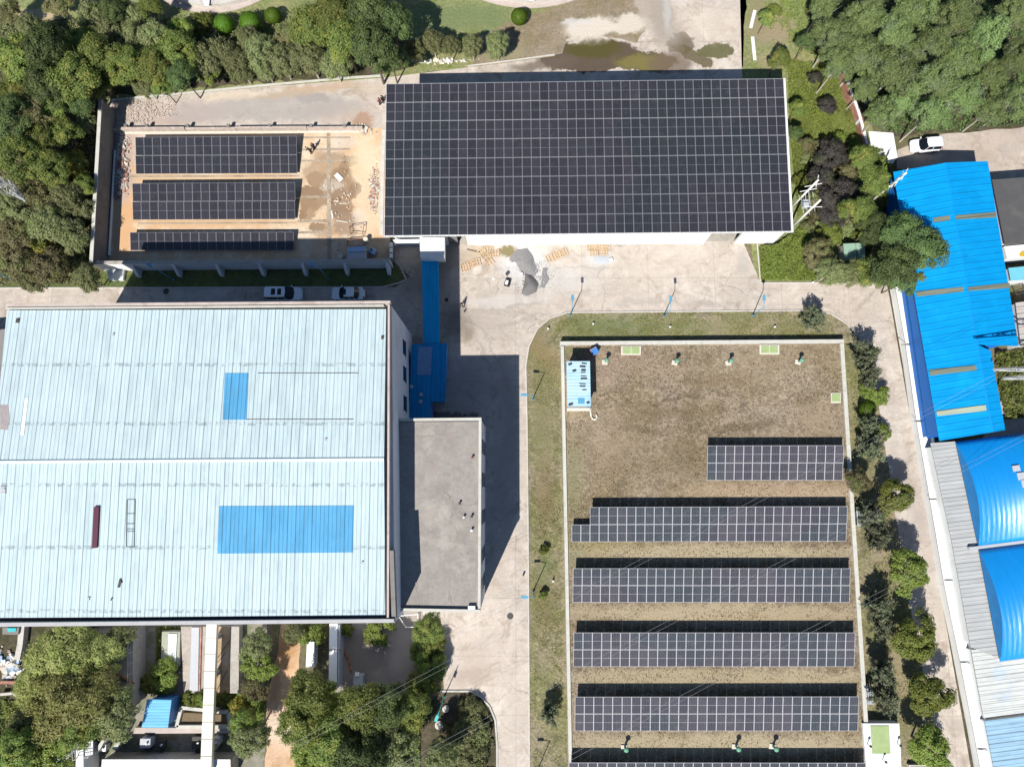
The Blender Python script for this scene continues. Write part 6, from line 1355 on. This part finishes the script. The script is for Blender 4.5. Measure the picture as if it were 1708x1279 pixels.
def make_tree(kind, style, mat, n, size, aspect, seed, R=3.0, H=4.2, th=5.0, bark='trunk'):
    r = np.random.default_rng(seed); rr = random.Random(seed)
    root = thing(kind, '', 'tree', (0, 0, 0), None, world=False); zc = th + (H * .35 if style != 'spiky' else H * .35)
    p, nr = crown_points(style, n, r, R, H); p = p + [0, 0, zc]
    me = leaf_mesh('crown', L[mat], p, nr, size, aspect, r); o = bpy.data.objects.new('crown', me); COL.objects.link(o); o.parent = root
    mb = MB(); base = Vector((0, 0, 0)); fork = Vector((rr.uniform(-.2, .2), rr.uniform(-.2, .2), th * .75)); r0 = .05 * R ** .7 + .03
    mb.tube(base, fork, r0 * 1.25, 8, r0 * .8)
    for k in range(11 if style != 'ball' else 3):
        a = rr.uniform(0, 6.28); e = rr.uniform(.55, 1.05) * R; m_ = fork + Vector((math.cos(a) * e * .5, math.sin(a) * e * .5, (zc - fork.z) * .6)); t = fork + Vector((math.cos(a) * e, math.sin(a) * e, zc - fork.z + rr.uniform(-.1, .35) * H))
        mb.tube(fork, m_, r0 * .5, 6, r0 * .32); mb.tube(m_, t, r0 * .32, 5, r0 * .08)
    mb.build('trunk', M[bark], root)
    root['w'] = 0; return root, zc + H * .2
PROT = {}
def proto(key):
    if key not in PROT:
        kd, var = key; S = TS[kd]; root, ztop = make_tree(S[0], S[1], S[2], S[3], S[4], S[5], 11 + var * 17 + len(PROT) * 3, S[6], S[7], S[8], S[9])
        PROT[key] = [root, ztop, True]
    return PROT[key]
#        name                style     mat       n     leaf  asp  R    H    trunk bark
TS = {
 'mid': ('broadleaf_tree', 'broad', 'mid', 15000, .125, 1.1, 3.4, 5.0, 5.5, 'trunk'),
 'dark': ('broadleaf_tree', 'broad', 'dark', 15000, .125, 1.1, 3.6, 5.5, 6.5, 'trunk'),
 'olive': ('olive_green_tree', 'willow', 'olive', 12000, .10, 1.7, 3.0, 4.0, 4.0, 'trunkpale'),
 'bright': ('broadleaf_tree', 'round', 'bright', 11000, .12, 1.0, 2.6, 3.2, 2.6, 'trunk'),
 'willow': ('willow_tree', 'willow', 'willow', 26000, .105, 2.0, 5.0, 5.5, 4.5, 'trunk'),
 'purple': ('plum_tree', 'broad', 'purple', 11000, .115, 1.1, 2.8, 3.2, 2.2, 'trunk'),
 'yellow': ('yellowing_tree', 'willow', 'yellow', 5500, .14, 1.3, 2.4, 3.0, 3.0, 'trunk'),
 'brown': ('brownish_shrub_tree', 'broad', 'brown', 10000, .11, 1.2, 2.8, 3.2, 3.0, 'trunk'),
 'ball': ('topiary_ball', 'ball', 'ball', 5000, .075, 1.0, 1.3, 2.3, .7, 'trunk'),
 'cypress': ('cypress', 'spiky', 'cypress', 3600, .10, 1.8, 1.9, 3.6, 1.0, 'trunk'),
 'ivy': ('leafy_shrub', 'round', 'ivy', 7000, .115, 1.0, 2.2, 2.0, .8, 'trunk'),
 'low': ('low_bush', 'willow', 'olive', 7000, .10, 1.5, 2.2, 1.6, .5, 'trunk'),
 'poplar': ('poplar_tree', 'poplar', 'poplar', 16000, .125, 1.1, 3.8, 7.5, 6.0, 'trunkpale'),
}
LOOK = {'mid': 'mid-green leafy tree', 'dark': 'large dark green tree', 'olive': 'feathery grey-green tree', 'bright': 'round yellow-green tree', 'willow': 'broad drooping olive tree', 'purple': 'dark purple plum tree',
        'yellow': 'yellowing thin tree', 'brown': 'brownish bushy tree', 'ball': 'clipped bright green ball', 'cypress': 'spiky dark cypress', 'ivy': 'low leafy green shrub', 'low': 'low olive bush', 'poplar': 'tall grey-green poplar'}
CATS = {'ball': 'shrub', 'ivy': 'shrub', 'cypress': 'shrub', 'low': 'bush'}
# zone: (phrase, [(px, py, radius_px, kind)])
ZONES = [
 ('in the belt north of the walled yard', 'x', [(25, 95, 46, 'mid'), (78, 80, 44, 'dark'), (122, 128, 48, 'mid'), (80, 140, 42, 'dark'), (168, 92, 42, 'mid'), (160, 138, 34, 'bright'), (208, 108, 38, 'mid'), (225, 62, 32, 'olive'), (256, 112, 36, 'mid'), (262, 62, 34, 'olive'),
   (296, 84, 36, 'mid'), (302, 124, 28, 'dark'), (335, 98, 32, 'olive'), (368, 84, 28, 'olive'), (398, 108, 30, 'olive'), (432, 84, 32, 'olive'), (468, 100, 30, 'olive'), (478, 62, 28, 'brown'), (515, 95, 34, 'olive'), (520, 45, 40, 'mid'), (30, 150, 30, 'mid'), (48, 45, 26, 'olive'), (130, 70, 30, 'bright'), (185, 50, 28, 'olive'), (300, 50, 26, 'bright'), (238, 140, 24, 'olive'), (270, 145, 20, 'mid'), (350, 118, 24, 'bright'), (440, 112, 22, 'olive'), (412, 62, 22, 'olive'), (555, 105, 30, 'olive'), (135, 165, 28, 'dark')]),
 ('in the big clump by the panelled roof', 'x', [(555, 22, 46, 'mid'), (575, 68, 44, 'mid'), (618, 14, 46, 'dark'), (620, 78, 48, 'dark'), (655, 40, 40, 'dark'), (650, 96, 30, 'dark')]),
 ('in the row along the north road', 'x', [(692, 82, 21, 'olive'), (722, 68, 22, 'olive'), (752, 76, 20, 'olive'), (788, 74, 22, 'olive'), (830, 72, 25, 'olive')]),
 ('at the top left corner', 'x', [(15, 22, 26, 'brown'), (100, 8, 28, 'brown'), (150, 22, 26, 'olive'), (190, 14, 26, 'dark'), (225, 26, 26, 'olive'), (250, 10, 24, 'mid')]),
 ('west of the sandy yard', 'y', [(20, 200, 44, 'dark'), (62, 232, 34, 'mid'), (108, 222, 28, 'mid'), (30, 262, 42, 'mid'), (84, 280, 34, 'mid'), (122, 275, 26, 'yellow'), (62, 322, 34, 'brown'), (110, 325, 32, 'olive'), (20, 345, 34, 'olive'), (138, 350, 22, 'olive'),
   (75, 372, 34, 'olive'), (28, 392, 36, 'brown'), (62, 412, 22, 'yellow'), (118, 392, 30, 'olive'), (25, 436, 34, 'brown'), (78, 445, 34, 'brown'), (145, 462, 24, 'olive'), (105, 360, 24, 'brown'), (48, 295, 24, 'bright'), (140, 310, 20, 'mid'), (95, 180, 26, 'mid'), (142, 205, 20, 'olive'), (50, 470, 20, 'olive'), (130, 430, 22, 'low')]),
 ('in the poplar wood at the top right', 'x', [(1372, 12, 34, 'poplar'), (1392, 62, 42, 'poplar'), (1398, 108, 36, 'poplar'), (1440, 30, 36, 'poplar'), (1440, 96, 42, 'poplar'), (1440, 150, 34, 'poplar'), (1470, 190, 34, 'poplar'), (1490, 60, 42, 'poplar'), (1492, 120, 42, 'poplar'), (1510, 170, 38, 'poplar'), (1525, 14, 40, 'poplar'),
   (1548, 80, 42, 'poplar'), (1555, 135, 40, 'poplar'), (1552, 190, 34, 'poplar'), (1590, 30, 42, 'poplar'), (1602, 100, 42, 'poplar'), (1605, 160, 38, 'poplar'), (1645, 60, 42, 'poplar'), (1655, 130, 40, 'poplar'), (1650, 184, 32, 'poplar'), (1695, 20, 40, 'poplar'), (1700, 95, 40, 'poplar'), (1698, 165, 36, 'poplar')]),
 ('on the meadow right of the warehouse', 'y', [(1278, 30, 16, 'mid'), (1300, 98, 20, 'mid'), (1292, 18, 14, 'ivy'), (1345, 70, 18, 'dark'), (1360, 130, 13, 'purple'), (1380, 176, 18, 'purple'), (1330, 180, 15, 'mid'), (1326, 222, 14, 'dark'), (1386, 258, 30, 'purple'), (1370, 295, 26, 'purple'), (1400, 322, 34, 'purple'), (1440, 268, 30, 'mid'), (1460, 305, 30, 'mid'), (1432, 352, 32, 'mid'), (1388, 356, 24, 'purple'), (1338, 300, 16, 'ivy'), (1348, 262, 14, 'low'), (1412, 288, 16, 'brown'), (1425, 310, 18, 'low'), (1355, 330, 16, 'brown'), (1412, 372, 20, 'low'), (1472, 272, 14, 'ivy'), (1480, 330, 18, 'ivy'), (1462, 345, 18, 'low'), (1350, 380, 14, 'low'), (1345, 240, 13, 'brown'), (1400, 232, 14, 'ivy'), (1425, 240, 16, 'ivy')]),
 ('around the faded green hut roof', 'y', [(1385, 388, 26, 'ivy'), (1366, 420, 26, 'brown'), (1390, 452, 30, 'olive'), (1455, 380, 30, 'dark'), (1425, 455, 26, 'olive'), (1455, 455, 28, 'mid'), (1372, 395, 16, 'low'), (1355, 440, 15, 'purple'), (1375, 458, 16, 'low'), (1408, 446, 16, 'brown'), (1446, 430, 18, 'low'), (1440, 400, 18, 'ivy'), (1470, 420, 20, 'brown'), (1478, 460, 16, 'low')]),
 ('leaning over the bright blue roof', 'y', [(1500, 392, 42, 'dark'), (1536, 412, 44, 'dark'), (1530, 448, 38, 'bright'), (1492, 440, 42, 'dark'), (1505, 470, 24, 'dark')]),
 ('in the strip by the east road', 'y', [(1357, 531, 24, 'cypress'), (1446, 590, 30, 'cypress'), (1452, 625, 26, 'cypress'), (1460, 656, 22, 'ivy'), (1447, 682, 14, 'ball'), (1450, 706, 26, 'cypress'), (1466, 720, 18, 'ivy'), (1454, 748, 28, 'cypress'), (1430, 800, 22, 'brown'), (1494, 828, 30, 'bright'), (1456, 860, 28, 'cypress'), (1466, 895, 26, 'cypress'),
   (1514, 952, 34, 'bright'), (1466, 1012, 30, 'cypress'), (1474, 1046, 24, 'cypress'), (1528, 1064, 36, 'bright'), (1473, 1122, 28, 'cypress'), (1478, 1165, 28, 'cypress'), (1550, 1158, 36, 'bright'), (1552, 1247, 36, 'bright')]),
 ('on the west verge', 'y', [(908, 917, 8, 'ivy'), (906, 992, 8, 'ivy'), (916, 1192, 20, 'cypress')]),
 ('by the round tanks at the top', 'x', [(335, 38, 22, 'ivy'), (373, 40, 17, 'ball'), (417, 37, 18, 'ball'), (455, 26, 14, 'ball'), (866, 28, 15, 'ball')]),
 ('in the bottom left scrub', 'y', [(100, 1095, 62, 'willow'), (60, 1140, 40, 'willow'), (150, 1100, 48, 'willow'), (110, 1165, 66, 'willow'), (190, 1195, 38, 'olive'), (50, 1215, 40, 'brown'), (130, 1215, 34, 'mid'), (30, 1250, 40, 'mid'), (85, 1250, 36, 'bright'), (200, 1062, 24, 'olive')]),
 ('among the bottom left slabs', 'y', [(275, 1125, 26, 'ivy'), (255, 1140, 20, 'ivy'), (425, 1078, 26, 'olive'), (430, 1110, 28, 'bright'), (402, 1180, 20, 'yellow'), (415, 1232, 32, 'olive'), (405, 1202, 22, 'mid'), (345, 1164, 16, 'ivy'), (370, 1166, 14, 'ivy'), (320, 1165, 14, 'ivy'), (425, 1145, 24, 'brown')]),
 ('in the grove below the pad', 'x', [(515, 1160, 40, 'mid'), (505, 1205, 38, 'mid'), (560, 1188, 40, 'bright'), (555, 1235, 40, 'mid'), (605, 1180, 40, 'mid'), (625, 1222, 42, 'olive'), (650, 1178, 34, 'dark'), (600, 1262, 42, 'dark'), (665, 1255, 38, 'olive'), (520, 1262, 36, 'bright'), (690, 1180, 30, 'mid')]),
 ('around the grey concrete pad', 'y', [(718, 1048, 27, 'mid'), (706, 1080, 24, 'ivy'), (718, 1108, 26, 'ivy'), (704, 1138, 24, 'ivy'), (722, 1075, 22, 'ivy'), (692, 1160, 24, 'ivy'), (632, 1050, 26, 'ivy'), (515, 1056, 24, 'ivy'), (490, 1052, 20, 'olive'), (578, 1048, 14, 'ivy')]),
 ('in the rounded planting bed', 'y', [(784, 1188, 24, 'low'), (775, 1225, 28, 'low'), (802, 1228, 20, 'low'), (735, 1265, 30, 'olive'), (790, 1262, 26, 'low'), (758, 1256, 20, 'low')]),
]
trng = random.Random(5)
for phrase, axis, items in ZONES:
    by = {}
    for it in items: by.setdefault(it[3], []).append(it)
    for kind, lst in by.items():
        lst.sort(key=lambda t: t[0] if axis == 'x' else t[1])
        for i, (x, y, rp, kd) in enumerate(lst):
            if kd == 'poplar': rp *= trng.uniform(.74, 1.02)
            S = TS[kd]; var = trng.randrange(3) if kd in ('mid', 'dark', 'olive', 'poplar', 'cypress', 'bright') else trng.randrange(2)
            pr = proto((kd, var)); R0, H0, th = S[6], S[7], S[8]
            Rw = rp / 12.9
            for _ in range(2):
                zt = pr[1] * (Rw / R0) ** .75; Rw = rp / 12.6 * (1 - zt / 91)
            sxy = Rw / R0 * 1.05; sz = max(.35, sxy ** .75) * (trng.uniform(.8, 1.25) if kd == 'poplar' else 1)
            zc = (th + H0 * .35) * sz; c = P(x, y, zc)
            lab = LOOK[kd]; side = 'the left' if axis == 'x' else 'the top'
            lab = (f'{lab} {phrase}' if len(lst) == 1 else f'{lab} {phrase}, {ORD[i]} from {side}')
            o = place_copy(pr[0], pr[2], (c.x, c.y, 0), trng.uniform(0, 6.28), lab, (sxy * trng.uniform(.93, 1.07), sxy * trng.uniform(.93, 1.07), sz)); pr[2] = False
            o['category'] = CATS.get(kd, 'tree'); o['group'] = 'trees ' + phrase

# ------------------------------------------------------------------ ground cover
def cover(name, px, z, n, size, mat, label, hgt=.5, seed=1, bumps=True):
    r = np.random.default_rng(seed); poly = [(v.x, v.y) for v in PL(px, z)]
    A = np.array(poly); lo = A.min(0); hi = A.max(0); pts = []
    Q = r.uniform(lo, hi, (n * 3, 2)); ins = np.zeros(len(Q), bool); k = len(A)
    for i in range(k):
        a, b = A[i], A[(i + 1) % k]; c_ = ((a[1] > Q[:, 1]) != (b[1] > Q[:, 1])) & (Q[:, 0] < (b[0] - a[0]) * (Q[:, 1] - a[1]) / (b[1] - a[1] + 1e-9) + a[0]); ins ^= c_
    Q = Q[ins][:n]; kk_ = 22; th_ = r.uniform(0, 6.28, kk_); ks = np.stack([np.cos(th_), np.sin(th_)], 1) * np.geomspace(.3, 5.0, kk_)[:, None]; fs_ = r.uniform(0, 6.28, kk_)
    hb = np.clip(.5 + sum(np.sin(Q @ ks[q_] + fs_[q_]) for q_ in range(kk_)) / kk_ * 2.0, 0, 1)
    if not bumps: keep = hb > .48; Q = Q[keep]; hb = hb[keep]
    z_ = z + hgt * hb * r.uniform(.6, 1, len(Q)); p = np.column_stack([Q, z_]); nr = r.normal(size=(len(Q), 3)) * .6 + [0, 0, .9]
    me = leaf_mesh(name, mat, p, nr, size, 1.0, r); o = bpy.data.objects.new(name, me); COL.objects.link(o); o['kind'] = 'stuff'; o['label'] = label; o['category'] = 'ground cover'; return o
cover('ivy_cover', [(1318, 392), (1345, 372), (1362, 400), (1360, 468), (1268, 469), (1264, 415), (1290, 412)], .02, 15000, .15, L['ivy'], 'dense low green leaves in the bed east of the warehouse', .9, 1)
cover('ivy_cover', [(1358, 372), (1480, 360), (1500, 470), (1358, 469)], .02, 15000, .14, L['olive'], 'mixed low scrub around the green-roofed hut', 1.1, 2)
cover('weeds', [(1312, 100), (1400, 110), (1440, 240), (1470, 280), (1400, 360), (1330, 360), (1318, 240)], .01, 30000, .13, L['ivy'], 'bright green weeds on the meadow beside the warehouse', .5, 3)
cover('weeds', [(1270, -20), (1345, -20), (1400, 120), (1300, 125)], .01, 5000, .12, L['ivy'], 'patchy weeds at the top of the meadow', .3, 4, False)
cover('undergrowth', [(-40, 160), (160, 165), (155, 440), (140, 476), (-40, 476)], .01, 26000, .16, L['brown'], 'dark undergrowth below the thicket west of the yard', .8, 5)
cover('undergrowth', [(1350, -40), (1760, -40), (1760, 205), (1560, 222), (1480, 225), (1410, 110)], .01, 26000, .17, L['dark'], 'dark undergrowth below the poplar wood', .9, 6)
cover('undergrowth', [(-40, 1160), (40, 1170), (220, 1180), (180, 1230), (100, 1300), (-40, 1300)], .01, 12000, .15, L['mid'], 'green undergrowth in the bottom left scrub', .8, 7)
cover('undergrowth', [(497, 1160), (700, 1160), (700, 1300), (497, 1300)], .01, 15000, .15, L['ivy'], 'green undergrowth below the grove', .6, 8)
cover('undergrowth', [(760, 1160), (800, 1165), (822, 1200), (826, 1300), (700, 1300), (720, 1235)], .03, 9000, .12, L['olive'], 'low plants in the rounded planting bed', .5, 9, False)
cover('undergrowth', [(-20, 40), (250, 30), (500, 20), (690, 70), (670, 112), (560, 122), (430, 130), (185, 152), (-20, 150)], .012, 32000, .14, L['olive'], 'undergrowth below the northern tree belt', 1.0, 10)
L['straw'] = leaf_mat('dry_straw', (.42, .34, .23), (.24, .19, .12), (.30, .26, .15)); L['sere'] = leaf_mat('withered_weeds', (.15, .12, .075), (.10, .085, .05), (.17, .15, .08))
cover('dry_grass', [(945, 580), (1400, 576), (1445, 1290), (955, 1290)], FZ, 26000, .075, L['straw'], 'pale dry straw tufts over the tank field', .10, 21, False)
cover('dry_grass', [(945, 580), (1400, 576), (1445, 1290), (955, 1290)], FZ, 16000, .07, L['sere'], 'dark withered tufts over the tank field', .10, 22, False)
cover('grass_tufts', [(900, 560), (950, 525), (1340, 522), (1400, 535), (1400, 562), (940, 562)], .03, 9000, .07, L['willow'], 'short grass tufts on the north verge', .15, 11, False)
cover('grass_tufts', [(890, 600), (932, 600), (940, 1290), (890, 1290)], .03, 9000, .07, L['willow'], 'short grass tufts on the west verge', .15, 12, False)
cover('grass_tufts', [(1412, 575), (1440, 600), (1475, 800), (1530, 1090), (1560, 1280), (1510, 1280), (1460, 1195), (1440, 900)], .03, 9000, .08, L['willow'], 'grass tufts in the strip beside the east road', .2, 13, False)
cover('undergrowth', [(1338, 250), (1370, 235), (1470, 250), (1500, 300), (1480, 370), (1345, 385)], .02, 16000, .13, L['brown'], 'mixed undergrowth below the plum trees', 1.6, 17)
cover('weeds', [(1655, 590), (1740, 580), (1760, 690), (1672, 700)], .01, 5000, .2, L['mid'], 'green patch under the right pylon', 1.2, 14)
cover('weeds', [(262, 1044), (345, 1044), (300, 1060), (268, 1200), (262, 1150)], .02, 3000, .13, L['ivy'], 'weeds between the concrete slabs', .4, 15)
cover('weeds', [(300, 1157), (445, 1157), (440, 1212), (384, 1212), (380, 1180), (300, 1178)], .02, 4500, .14, L['ivy'], 'weeds around the weed-filled pit', .6, 16)
